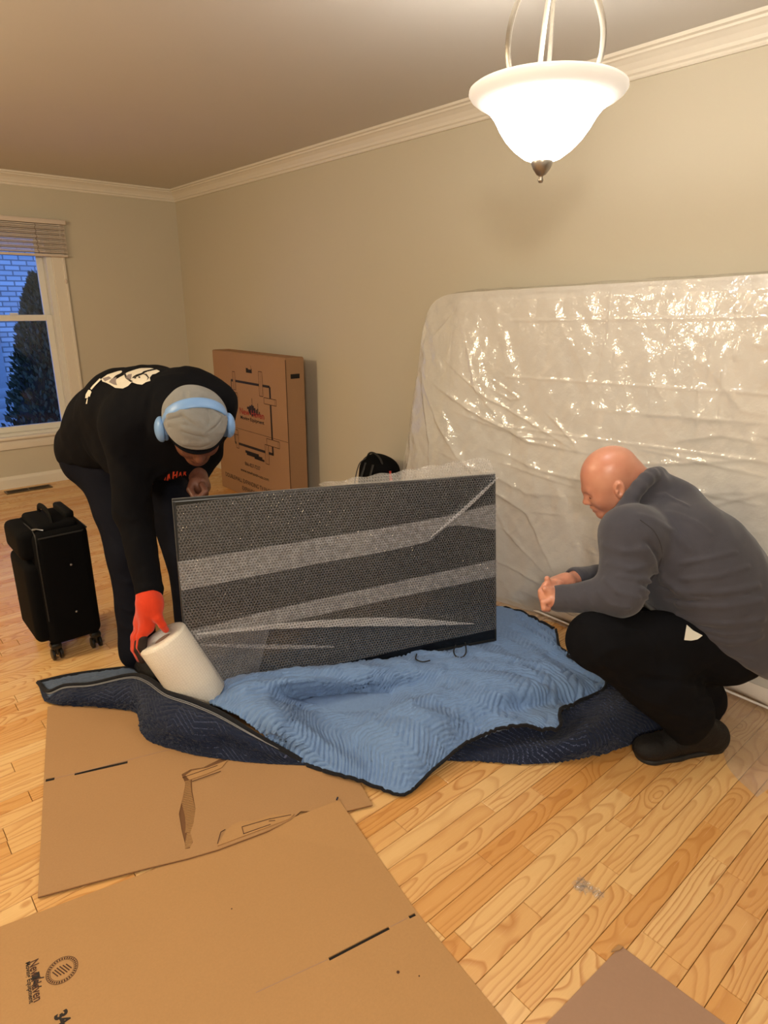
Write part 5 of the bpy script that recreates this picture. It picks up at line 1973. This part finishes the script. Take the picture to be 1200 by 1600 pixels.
tb = torso_ops(0)
sweat = list(tb)
ca, cb_ = P(975, 935, 2.3), P(1180, 1058, 2.3)
nrm = np.cross(cb_ - ca, ray(1078, 992))
if nrm[2] > 0:
    nrm = -nrm
sweat += [('clip', ca, nrm, 0.02)]
sweat += [('c', P(1140, 985, 2.22), P(1160, 1004, 2.28), .09, .098, .06), ('clip', P(1178, 1052, 2.28), nrm, 0.02)]
sweat += arm_ops(0)
# collar
colr = [('c', P(985, 792, 2.24), P(1022, 752, 2.24), .046, .034, .03), ('c', P(985, 786, 2.36), P(1024, 752, 2.34), .046, .034, .03), ('c', P(1024, 752, 2.24), P(1026, 752, 2.35), .034, .034, .02), ('c', P(1010, 790, 2.29), P(1045, 790, 2.29), .085, .10, .06)]
sweat += colr
cring = [P(966, 806, 2.175), P(990, 772, 2.165), P(1012, 747, 2.19), P(1027, 740, 2.25), P(1030, 740, 2.31), P(1022, 745, 2.38), P(1000, 765, 2.42), P(975, 795, 2.42)]
crp = crom(cring, 15)
sweat += [('c', crp[i], crp[i + 1], .021, .021, .016) for i in range(14)]
sweat += [('sub', ('c', hq(-.03, 0, 0.0), hq(-.03, 0, -.06), .080, .064, .01))]
for wq_, eq_, rr_ in ((J['LW'], J['LE'], .043), (J['RW'], J['RE'], .046)):
    dq_ = (wq_ - eq_) / np.linalg.norm(wq_ - eq_)
    sweat += [('c', wq_ - dq_ * .018, wq_ - dq_ * .004, rr_ + .002, rr_ + .001, .004), ('sub', ('c', wq_ + dq_ * .05, wq_ + dq_ * .028, rr_ - .006, rr_ - .012, .004))]
base_sw = list(sweat)
FO = []
for pts, w, h in (([(1000, 858), (1035, 905), (1070, 930)], .020, .008), ([(1005, 905), (1060, 925), (1130, 925), (1185, 915)], .014, .009), ([(1002, 920), (1060, 945), (1130, 948), (1190, 938)], .013, .009),
                  ([(1005, 930), (1060, 965), (1130, 975), (1192, 968)], .013, .009), ([(1030, 955), (1090, 990), (1140, 1005), (1190, 995)], .012, .008), ([(1065, 905), (1120, 900), (1170, 885)], .012, .006),
                  ([(1065, 880), (1110, 872), (1150, 862)], .012, .005), ([(1000, 805), (1050, 830), (1080, 860)], .016, .006), ([(1045, 800), (1085, 815), (1110, 835)], .014, .004),
                  ([(945, 905), (965, 925), (1000, 935)], .010, .008), ([(935, 925), (955, 945), (985, 950)], .009, .008), ([(915, 925), (925, 945), (940, 958)], .009, .007), ([(895, 920), (903, 938), (915, 955)], .008, .006),
                  ([(880, 922), (886, 938), (895, 952)], .007, .005), ([(950, 880), (985, 890), (1020, 880)], .014, .006), ([(940, 850), (975, 862), (1015, 858)], .016, .005), ([(965, 900), (1000, 905), (1028, 892)], .010, .006),
                  ([(1100, 1000), (1140, 1022), (1180, 1030)], .010, .006), ([(1080, 975), (1130, 992), (1188, 985)], .009, .007), ([(1010, 845), (1030, 880), (1022, 915)], .014, -.008), ([(1020, 775), (1040, 772), (1075, 790)], .010, .004),
                  ([(1010, 942), (1070, 972), (1120, 985)], .010, -.007), ([(1000, 912), (1040, 935), (1100, 940)], .008, -.006), ([(1030, 915), (1090, 932), (1170, 928)], .008, -.006)):
    FO += pxfold(base_sw, pts, w * 0.7, h * 1.45)
sweat += FO + [('noise', 0.0012, 55, 7), ('noise', 0.0022, 24, 8)]
me = mesh_sdf('fleece_sweater', sweat, lo, hi, 0.0042)
fs = link('fleece_sweater', me, M['fleece'], man)
# seam lines of the sleeve
for pts in ([(1000, 812), (1022, 830), (1034, 858), (1030, 885), (1018, 905)],):
    p, ok, D = trace(sweat, [q[0] for q in pts], [q[1] for q in pts])
    tube('sleeve_seam', crom(p, 30), 0.0013, simple('seam_grey', sr(58, 55, 58), 0.9), fs, 6)
trous = leg_ops(0) + [('c', J['pel'] - UP * 0.02 - RT * .03 + sh, J['pel'] - UP * 0.02 - RT * .03 - sh, .145, .145, .07), ('c', P(1120, 1000, 2.24), P(1140, 1000, 2.24), .10, .095, .05)]
trous += [('c', P(1025, 1060, 2.14), P(1068, 1105, 2.19), .105, .088, .05), ('c', P(1060, 1045, 2.34), P(1092, 1085, 2.38), .10, .085, .05)]
tbase = list(trous)
trous += [('c', J['LA'] + (0, 0, -.005), J['LA'] + (0.0, 0, -.045), .070, .066, .02), ('c', J['RA'], J['RA'] + (0, 0, -.045), .070, .066, .02)]
tb2 = list(trous)
for pts, w, h in (([(905, 975), (950, 985), (1000, 985)], .012, .006), ([(915, 1035), (950, 1015), (1000, 1005)], .012, .006), ([(1000, 985), (1020, 1010), (1025, 1045)], .010, .006), ([(920, 1000), (935, 1030), (960, 1050)], .012, .005),
                  ([(1000, 1060), (1060, 1065), (1110, 1060)], .012, -.008), ([(1090, 1095), (1110, 1090)], .010, .006), ([(960, 1060), (1000, 1090), (1050, 1100)], .014, .006), ([(1040, 1110), (1080, 1120), (1115, 1105)], .012, .006)):
    trous += pxfold(tb2, pts, w, h)
trous += [('noise', 0.0018, 28, 9), ('noise', 0.001, 70, 10), ('clip', (0, 0, 0.022), (0, 0, -1), 0.01)]
me = mesh_sdf('trousers', trous, lo, hi, 0.0045)
tro = link('trousers', me, M['trouser'], man)
decal('tissue', trous, [(1069, 1000), (1073, 976), (1083, 985), (1098, 993), (1090, 999), (1080, 1001)], M['tissue'], man, off=0.004, label='corner of white cloth showing at the hip')
# boots


def boot_ops(heel, toe, top):
    heel, toe, top = np.array(heel, float), np.array(toe, float), np.array(top, float)
    d = (toe - heel)
    d[2] = 0
    L = np.linalg.norm(d)
    d /= L
    s_ = np.cross(UP, d)
    A = np.array([d, s_, UP])
    h0 = heel * [1, 1, 0]
    o = [('e', h0 + d * .045 + UP * .045, A, (.055, .042, .06), .0), ('c', h0 + d * .05 + UP * .05, h0 + d * (L * .62) + UP * .045, .044, .046, .02), ('e', h0 + d * (L - .065) + UP * .038, A, (.075, .052, .044), .03),
         ('c', h0 + d * .06 + UP * .05, top, .045, .058, .04), ('clip', (0, 0, 0.003), (0, 0, -1), 0.004)]
    return o, h0, d, s_, L


for nm, heel, toe, top, lab in (('boot', fl(1128, 1165, 0), fl(992, 1186, 0), J['LA'], None), ('boot', fl(1128, 1128, 0) + [0.05, 0.03, 0], fl(1010, 1140, 0) + [.05, .05, 0], J['RA'] - [0, 0, .02], None)):
    bo_, h0, d, s_, L = boot_ops(heel, toe, top)
    me = mesh_sdf('boot', bo_ + [('noise', 0.0012, 60, 3)], h0 - [.45, .45, 0.02], h0 + [.45, .45, .3], 0.004)
    bt_ = link('boot', me, M['boot'], man)
    so = [('c', h0 + d * .04, h0 + d * .05, .040, .040, 0), ('c', h0 + d * .05, h0 + d * (L * .6), .040, .044, .01), ('c', h0 + d * (L * .6), h0 + d * (L - .055), .046, .050, .02), ('clip', (0, 0, 0.018), (0, 0, 1), 0.002), ('clip', (0, 0, 0.001), (0, 0, -1), 0.002)]
    link('sole', mesh_sdf('sole', so, h0 - [.45, .45, 0.02], h0 + [.45, .45, .06], 0.004), M['black_matte'], bt_)
# eyebrow hair and closed lid line
for a, b in (((.086, .044, .014), (.094, .012, .016)),):
    pass
tube('eyebrow', [hq(.080, .047, .016), hq(.0865, .036, .022), hq(.0925, .022, .021), hq(.096, .012, .017)], [0.001, 0.0024, 0.0024, 0.001], simple('brow_hair', sr(92, 54, 40), 0.8), man, 6, flat=0.5)
tube('eyebrow', [hq(.080, -.047, .016), hq(.0865, -.036, .022), hq(.0925, -.022, .021), hq(.096, -.012, .017)], [0.001, 0.0024, 0.0024, 0.001], M['ink_soft'], man, 6, flat=0.5)
for sg in (1, -1):
    tube('eyelashes', crom([hq(.080, .044 * sg, -.013), hq(.088, .033 * sg, -.0165), hq(.086, .021 * sg, -.014)], 10), 0.0012, M['ink_soft'], man, 5)

# ------------------------------------------------------------------ bending man
K = dict(pel=P(163, 700, 2.84), waist=P(190, 665, 2.72), mid=P(225, 642, 2.56), chest=P(262, 645, 2.40), RS=P(200, 668, 2.36), LS=P(325, 645, 2.42), head=P(306, 668, 2.16),
         RE=P(208, 800, 2.40), RW=P(233, 918, 2.36), LE=P(322, 705, 2.56), LW=P(308, 742, 2.52), RH=P(165, 725, 2.86), LH=P(248, 735, 2.84), RK=P(203, 868, 2.74), LK=P(291, 868, 2.76),
         RA=P(216, 1010, 2.76), LA=P(304, 985, 2.82))
hdir = TC * 0.85 + RT * 0.32
pt = math.radians(48)
Fw2 = math.cos(pt) * hdir - math.sin(pt) * UP
U2 = math.sin(pt) * hdir + math.cos(pt) * UP
h2, hq2 = head_ops(K['head'], Fw2, U2, 1.0)
e1 = RT * 0.9 + TC * 0.2
wv = e1 * 0.07


def torso2(g):
    o = []
    for sg in (-1, 1):
        o += [('c', K['pel'] + sg * wv, K['waist'] + sg * wv, .150 - g, .150 - g, .08), ('c', K['waist'] + sg * wv * 1.1, K['mid'] + sg * wv * 1.2, .150 - g, .150 - g, .08),
              ('c', K['mid'] + sg * wv * 1.2, K['chest'] + sg * wv, .150 - g, .145 - g, .08)]
    o += [('c', K['RS'], K['LS'], .095 - g, .09 - g, .08)]
    return o


def arms2(g):
    return [('c', K['RS'], K['RE'], .090 - g, .066 - g, .05), ('c', K['RE'], K['RW'], .066 - g, .050 - g, .03), ('c', K['LS'], K['LE'], .080 - g, .06 - g, .05), ('c', K['LE'], K['LW'], .06 - g, .045 - g, .03)]


def legs2(g):
    return [('c', K['RH'], K['RK'], .118 - g, .088 - g, .05), ('c', K['LH'], K['LK'], .112 - g, .085 - g, .03), ('c', K['RK'], K['RA'], .086 - g, .075 - g, .04), ('c', K['LK'], K['LA'], .083 - g, .075 - g, .03)]


lwp2 = P(309, 742, 2.50)
LH2 = [('c', lwp2, P(312, 758, 2.46), .029, .036, .02), ('c', lwp2, P(316, 760, 2.50), .027, .033, .02)]
for k_ in range(4):
    dd = .022 * k_
    LH2 += [('c', P(316, 758 + k_, 2.425 + dd), P(321, 768 + k_, 2.405 + dd), .0125, .0118, .004), ('c', P(321, 768 + k_, 2.405 + dd), P(313, 777 + k_, 2.395 + dd), .0118, .0108, .003), ('c', P(313, 777 + k_, 2.395 + dd), P(304, 775 + k_, 2.40 + dd), .0108, .0095, .003)]
LH2 += [('c', P(302, 752, 2.44), P(297, 765, 2.41), .016, .0135, .012), ('c', P(297, 765, 2.41), P(303, 776, 2.39), .013, .0105, .004)]
gw = P(234, 938, 2.34)
# glove: thumb hooks into the core of the roll, fingers wrap down its far-left side
thumb_tip = P(259, 984, 2.335)
gd = P(222, 985, 2.34) - gw
GL = [('c', P(232, 925, 2.35), gw, .040, .038, .02), ('c', gw, P(236, 948, 2.335), .038, .036, .02)]
GL += [('c', P(234, 945, 2.34), P(222, 975, 2.37), .034, .026, .03), ('c', P(236, 945, 2.33), P(230, 980, 2.33), .034, .026, .03), ('c', P(230, 945, 2.36), P(220, 980, 2.40), .034, .024, .03)]
for (a, b, c_, e) in (((231, 975, 2.33), (221, 994, 2.325), (219, 1010, 2.33), (226, 1024, 2.34)), ((226, 976, 2.36), (215, 996, 2.36), (213, 1014, 2.37), (221, 1030, 2.375)),
                      ((222, 976, 2.39), (212, 997, 2.395), (211, 1014, 2.405), (219, 1030, 2.41)), ((220, 975, 2.42), (212, 994, 2.43), (212, 1008, 2.435), (219, 1022, 2.44))):
    GL += [('c', P(*a), P(*b), .018, .0175, .012), ('c', P(*b), P(*c_), .0170, .016, .006), ('c', P(*c_), P(*e), .0155, .013, .004)]
GL += [('c', P(238, 948, 2.32), P(247, 966, 2.31), .026, .017, .02), ('c', P(247, 966, 2.31), P(254, 977, 2.315), .0165, .0145, .008), ('c', P(254, 977, 2.315), thumb_tip, .0145, .0115, .004)]
body2 = torso2(.025) + arms2(.020) + legs2(.020) + h2 + [('c', hq2(-.03, 0, -.03), K['chest'] + UP * 0.04, .058, .085, .03), ('c', K['LW'], lwp2, .030, .030, .01)] + LH2
body2 += [(*o[:3], o[3] - .004, o[4] - .004, o[5]) for o in GL]
lo2, hi2 = np.array([0.45, 1.75, -0.01]), np.array([1.55, 3.25, 1.45])
me = mesh_sdf('person', body2, lo2, hi2, 0.0038)
man2 = link('person', me, M['skin_dark'], None, label='bending person in a black jacket, grey cap and one orange glove', cat='person')
me = mesh_sdf('glove', GL + [('c', P(232, 929, 2.35), P(233, 934, 2.35), .044, .042, .006), ('noise', 0.0008, 90, 3)], gw - [.2, .2, .25], gw + [.2, .2, .12], 0.0026)
gl = link('glove', me, M['glove'], man2, label='bright orange knitted glove with dark fingertips')
pm = []
for (a, b, c_) in (((222, 998, 2.322), (220.5, 1011, 2.327), (227.5, 1025, 2.337)), ((216, 1001, 2.357), (214.5, 1015, 2.367), (222.5, 1031, 2.372)), ((213, 1002, 2.392), (212.5, 1015, 2.402), (220.5, 1031, 2.407)), ((213, 998, 2.427), (213.5, 1009, 2.432), (220.5, 1023, 2.437))):
    pm += [('c', P(*a) + RT * .003, P(*b) + RT * .003, .0170, .0162, .006), ('c', P(*b) + RT * .003, P(*c_), .0160, .0138, .004)]
link('rubber_palm', mesh_sdf('rubber_palm', pm, gw - [.2, .2, .25], gw + [.2, .2, .12], 0.0026), M['glove_palm'], gl, label='dark grey rubber palm coating')

jk = torso2(0)
ja, jb = P(118, 762, 2.8), P(255, 762, 2.55)
jn = np.array([0, 0, -1.0]) * 0.9 - TC * 0.35
jk += [('clip', P(180, 765, 2.78), jn, 0.02)]
jk += [('c', P(205, 705, 2.60), P(262, 706, 2.48), .125, .115, .08), ('clip', P(262, 757, 2.42), UP * -1.0 + TC * 0.05, 0.02)]
jk += arms2(0)
jk += [('c', P(233, 921, 2.36), P(233, 926, 2.357), .053, .050, .006)]
jk += [('c', K['chest'] + UP * 0.02, hq2(-.06, 0, -.06), .115, .075, .05), ('c', P(345, 625, 2.36), P(300, 605, 2.36), .06, .07, .06)]
jk += [('sub', ('e', hq2(-.01, 0, .02), np.eye(3), (.118, .118, .118), .01))]
jb_ = list(jk)
for pts, w, h in (([(250, 590), (290, 588), (335, 610)], .014, .006), ([(240, 605), (230, 650), (222, 700)], .016, -.008), ([(170, 700), (200, 740), (230, 770)], .018, .006), ([(180, 800), (205, 812), (232, 806)], .010, .006),
                  ([(185, 835), (210, 845), (236, 838)], .010, .006), ([(190, 870), (215, 880), (243, 872)], .009, .005), ([(130, 690), (150, 720), (160, 750)], .02, .006), ([(225, 780), (240, 750), (262, 735)], .012, .006)):
    jk += pxfold(jb_, pts, w, h)
jk += [('noise', 0.0018, 30, 19), ('noise', 0.0009, 80, 20)]
me = mesh_sdf('jacket', jk, lo2, hi2, 0.0046)
jko = link('jacket', me, M['jacket'], man2)
js = legs2(0) + [('c', K['pel'] - UP * .04 + wv, K['pel'] - UP * .04 - wv, .140, .140, .07), ('c', K['RA'], K['RA'] - UP * .02, .078, .080, .02), ('c', K['LA'], K['LA'] - UP * .05, .076, .080, .02)]
jb2 = list(js)
for pts, w, h in (([(245, 770), (262, 762), (285, 760)], .010, .006), ([(240, 800), (262, 806), (285, 800)], .010, .006), ([(175, 900), (200, 910), (225, 905)], .012, .007), ([(185, 945), (205, 955), (235, 948)], .012, .007),
                  ([(190, 975), (210, 985), (240, 978)], .010, .008), ([(262, 860), (280, 872), (300, 870)], .010, .006), ([(150, 800), (165, 830), (185, 850)], .014, .006), ([(270, 920), (285, 932), (300, 930)], .010, .007)):
    js += pxfold(jb2, pts, w, h)
js += [('noise', 0.0020, 34, 29), ('clip', (0, 0, 0.02), (0, 0, -1), 0.01)]
link('jeans', mesh_sdf('jeans', js, lo2, hi2, 0.005), M['jeans'], man2)
for heel, toe, top in ((fl(205, 1030), fl(262, 1075) + [0, 0, 0], K['RA']), (K['LA'] * [1, 1, 0] - RT * 0.04 - TC * 0.05, K['LA'] * [1, 1, 0] + RT * 0.10 + TC * 0.17, K['LA'])):
    toe = heel + (toe - heel) / np.linalg.norm(toe - heel) * 0.29
    bo_, h0, d, s_, L = boot_ops(heel, toe, np.array(top) - UP * 0.02)
    b_ = link('shoe', mesh_sdf('shoe', bo_, h0 - [.45, .45, 0.02], h0 + [.45, .45, .3], 0.0045), M['boot'], man2)
    so = [('c', h0 + d * .04, h0 + d * (L * .6), .042, .046, .01), ('c', h0 + d * (L * .6), h0 + d * (L - .055), .048, .050, .02), ('clip', (0, 0, 0.02), (0, 0, 1), 0.002), ('clip', (0, 0, 0.001), (0, 0, -1), 0.002)]
    link('sole', mesh_sdf('sole', so, h0 - [.45, .45, 0.02], h0 + [.45, .45, .06], 0.0045), M['black_plastic'], b_)
    for k in range(4):
        c0 = h0 + d * (.10 + .025 * k) + UP * (.100 - .006 * k)
        tube('lace', [c0 - s_ * .028 - UP * .006, c0 + UP * .004, c0 + s_ * .028 - UP * .006], 0.003, M['grey_piping'], b_, 6)

# cap: jersey skull cap with gathered folds
A2 = np.array([Fw2, np.cross(U2, Fw2), U2])
cp = [('e', hq2(-.012, 0, .036), A2, (.110, .091, .098), 0), ('e', hq2(-.045, 0, .02), A2, (.085, .082, .075), .04), ('clip', hq2(.06, 0, .012), -U2 + Fw2 * 0.10, 0.012), ('clip', hq2(-.02, 0, -.02), -U2, 0.01)]
cpb = list(cp)
for pts, w, h in (([(258, 672), (285, 668), (315, 676), (350, 672)], .006, .005), ([(258, 682), (290, 692), (325, 690), (352, 680)], .006, .005), ([(262, 694), (295, 705), (330, 702), (352, 690)], .006, .005),
                  ([(270, 704), (300, 713), (335, 710)], .005, .004), ([(262, 650), (285, 645), (300, 655), (322, 668)], .006, .004), ([(325, 638), (328, 655), (324, 670)], .004, -.004), ([(280, 640), (300, 648), (318, 662)], .005, .003),
                  ([(345, 650), (335, 662), (322, 670)], .005, .004), ([(262, 662), (290, 658), (322, 672)], .005, .003), ([(290, 612), (292, 625)], .004, -.003), ([(265, 640), (300, 632), (345, 645)], .006, -.003)):
    cp += pxfold(cpb, pts, w * 1.5, h * 2.4)
    cp += pxfold(cpb, [(x, y + 6) for x, y in pts], w * .9, -h * 1.2)
cp += [('noise', 0.0011, 60, 41)]
link('cap', mesh_sdf('cap', cp, K['head'] - .2, K['head'] + .2, 0.003), M['beanie'], man2, label='grey gathered jersey skull cap')
brim = [('e', hq2(-.002, 0, .030), A2, (.114, .090, .075), 0), ('clip', hq2(.06, 0, .016), U2 - Fw2 * 0.10, 0.004), ('clip', hq2(.06, 0, -.004), -U2 + Fw2 * 0.10, 0.004)]
link('cap_band', mesh_sdf('cap_band', brim, K['head'] - .2, K['head'] + .2, 0.003), M['jacket'], man2, label='black band below the cap')
# headphones
hp = thing('headphones', tuple(hq2(0, 0, .13)), 'pale blue over-ear headphones worn over the grey cap', 'headphones')
L2 = np.cross(U2, Fw2)
pts = []
for k in range(41):
    a = math.pi * (k / 40) * 1.08 - 0.04 * math.pi
    pts.append(hq2(-.012 + 0.012 * math.sin(a), 0, .030) + L2 * math.cos(a) * .112 + U2 * max(math.sin(a), -0.3) * .118)
V, F = [], []
pts = np.array(pts)
for i, p_ in enumerate(pts):
    tg = pts[min(i + 1, 40)] - pts[max(i - 1, 0)]
    tg /= np.linalg.norm(tg)
    s_ = Fw2 - tg * (Fw2 @ tg)
    s_ /= np.linalg.norm(s_)
    n_ = np.cross(tg, s_)
    wd = 0.019 if 6 < i < 34 else 0.012
    for k in range(12):
        a = 2 * math.pi * k / 12
        V.append(p_ + s_ * math.cos(a) * wd + n_ * math.sin(a) * 0.005)
for i in range(40):
    for k in range(12):
        F.append((i * 12 + k, i * 12 + (k + 1) % 12, (i + 1) * 12 + (k + 1) % 12, (i + 1) * 12 + k))
link('headband', mesh_np('headband', V, F), M['headphone'], hp)
for sg in (1, -1):
    c_ = hq2(-.008, .098 * sg, -.012)
    A3 = np.array([Fw2, L2, U2])
    cu = [('e', c_ + L2 * sg * .014, A3, (.041, .020, .048), 0), ('clip', c_ + L2 * sg * .004, -L2 * sg, .004)]
    cup = link('ear_cup', mesh_sdf('ear_cup', cu, c_ - .08, c_ + .08, 0.003), M['headphone'], hp)
    pd_ = [('c', c_ + L2 * sg * .001 + U2 * .012, c_ + L2 * sg * .001 - U2 * .012, .033, .033, 0), ('clip', c_ - L2 * sg * .010, -L2 * sg, .006), ('clip', c_ + L2 * sg * .006, L2 * sg, .004)]
    link('ear_pad', mesh_sdf('ear_pad', pd_, c_ - .08, c_ + .08, 0.003), simple('headphone_pad', sr(92, 124, 168), 0.8), cup)

# print on the back of the jacket: a white bloom with a trailing stem, and lettering on the chest
bloom = [(158, 592), (168, 585), (184, 580), (200, 577), (218, 575), (236, 575), (244, 577), (250, 580), (243, 584), (238, 585), (234, 590), (235, 595), (228, 597), (222, 601), (214, 600), (206, 597), (200, 603), (192, 607), (180, 606), (172, 601), (166, 598), (160, 596)]
decal('flower_print', jk, bloom, M['white_print'], jko, off=0.003, label='white bloom printed on the back')
for poly, m in (([(170, 597), (174, 592), (182, 589), (181, 596), (183, 602), (178, 601)], 'grey_print'), ([(196, 590), (200, 585), (206, 584), (205, 592), (200, 594)], 'grey_print'), ([(160, 591), (170, 588), (174, 591), (164, 596)], 'grey_print'),
                ([(222, 584), (229, 584), (233, 590), (229, 595), (231, 590), (227, 586)], 'ink'), ([(193, 583), (196, 591), (204, 597), (208, 596), (199, 590), (196, 583)], 'ink'), ([(209, 588), (212, 587), (213, 591), (210, 592)], 'ink'),
                ([(216, 588), (219, 588), (219, 591), (216, 590)], 'ink')):
    decal('print_detail', jk, poly, M[m], jko, off=0.0045)
for poly in ([(145, 602), (156, 591), (158, 593), (149, 602), (143, 609), (141, 607)], [(134, 616), (138, 609), (142, 610), (137, 622), (133, 622)], [(138, 619), (141, 611), (143, 612), (140, 620)], [(134, 631), (136, 622), (137, 624), (136, 631)]):
    decal('stem_print', jk, poly, M['white_print'], jko, off=0.003)
for poly in ([(238, 757), (243, 752), (246, 751), (244, 756), (240, 759)], [(256, 750), (259, 745), (259, 749), (258, 751)], [(260, 751), (262, 742), (265, 740), (266, 750), (264, 746), (263, 751)], [(269, 748), (270, 737), (273, 737), (272, 742), (275, 741), (276, 737), (278, 736), (277, 746), (275, 747), (275, 743), (272, 744), (271, 749)],
             [(279, 745), (281, 738), (283, 737), (284, 745), (282, 742)], [(286, 744), (287, 737), (291, 737), (290, 740), (291, 744), (288, 741)]):
    decal('chest_lettering', jk, poly, M['orange_print'], jko, off=0.003, step=3)

# ------------------------------------------------------------------ backpack by the wall
bpk = thing('backpack', (2.52, 2.95, 0), 'black backpack standing against the wall behind the television', 'backpack')
bc_ = np.array([2.56, 2.99, 0.0])
bk = [('c', bc_ + [0, .055, .12], bc_ + [0, .05, .50], .115, .095, 0), ('c', bc_ + [0, -.055, .12], bc_ + [0, -.05, .50], .115, .095, .03), ('c', bc_ + [-.02, 0, .15], bc_ + [-.01, 0, .52], .12, .08, .05), ('clip', (0, 0, .004), (0, 0, -1), .02), ('noise', .003, 20, 3)]
bpb = link('bag', mesh_sdf('bag', bk, bc_ - [.25, .3, .03], bc_ + [.14, .3, .75], 0.006), M['suit_fabric'], bpk)
for dy in (-.045, .045):
    tube('strap', crom([bc_ + [-.125, dy, .15], bc_ + [-.135, dy, .3], bc_ + [-.125, dy * .9, .45], bc_ + [-.085, dy * .8, .56]], 24), 0.010, M['black_matte'], bpk, 8, 0.4)
tube('grab_handle', crom([bc_ + [-.05, .07, .575], bc_ + [-.05, .04, .615], bc_ + [-.05, -.01, .622], bc_ + [-.05, -.06, .60], bc_ + [-.05, -.09, .56]], 24), 0.006, M['black_matte'], bpk, 8)
tube('side_trim', crom([bc_ + [-.035, -.160, .34], bc_ + [-.035, -.152, .45], bc_ + [-.03, -.13, .53]], 16), 0.012, M['red_strap'], bpk, 8, 0.5, label='red trim along the side')
tube('piping', crom([bc_ + [-.10, .125, .2], bc_ + [-.10, .13, .4], bc_ + [-.085, .10, .54], bc_ + [-.07, .05, .585]], 30), 0.0035, M['grey_piping'], bpk, 6)
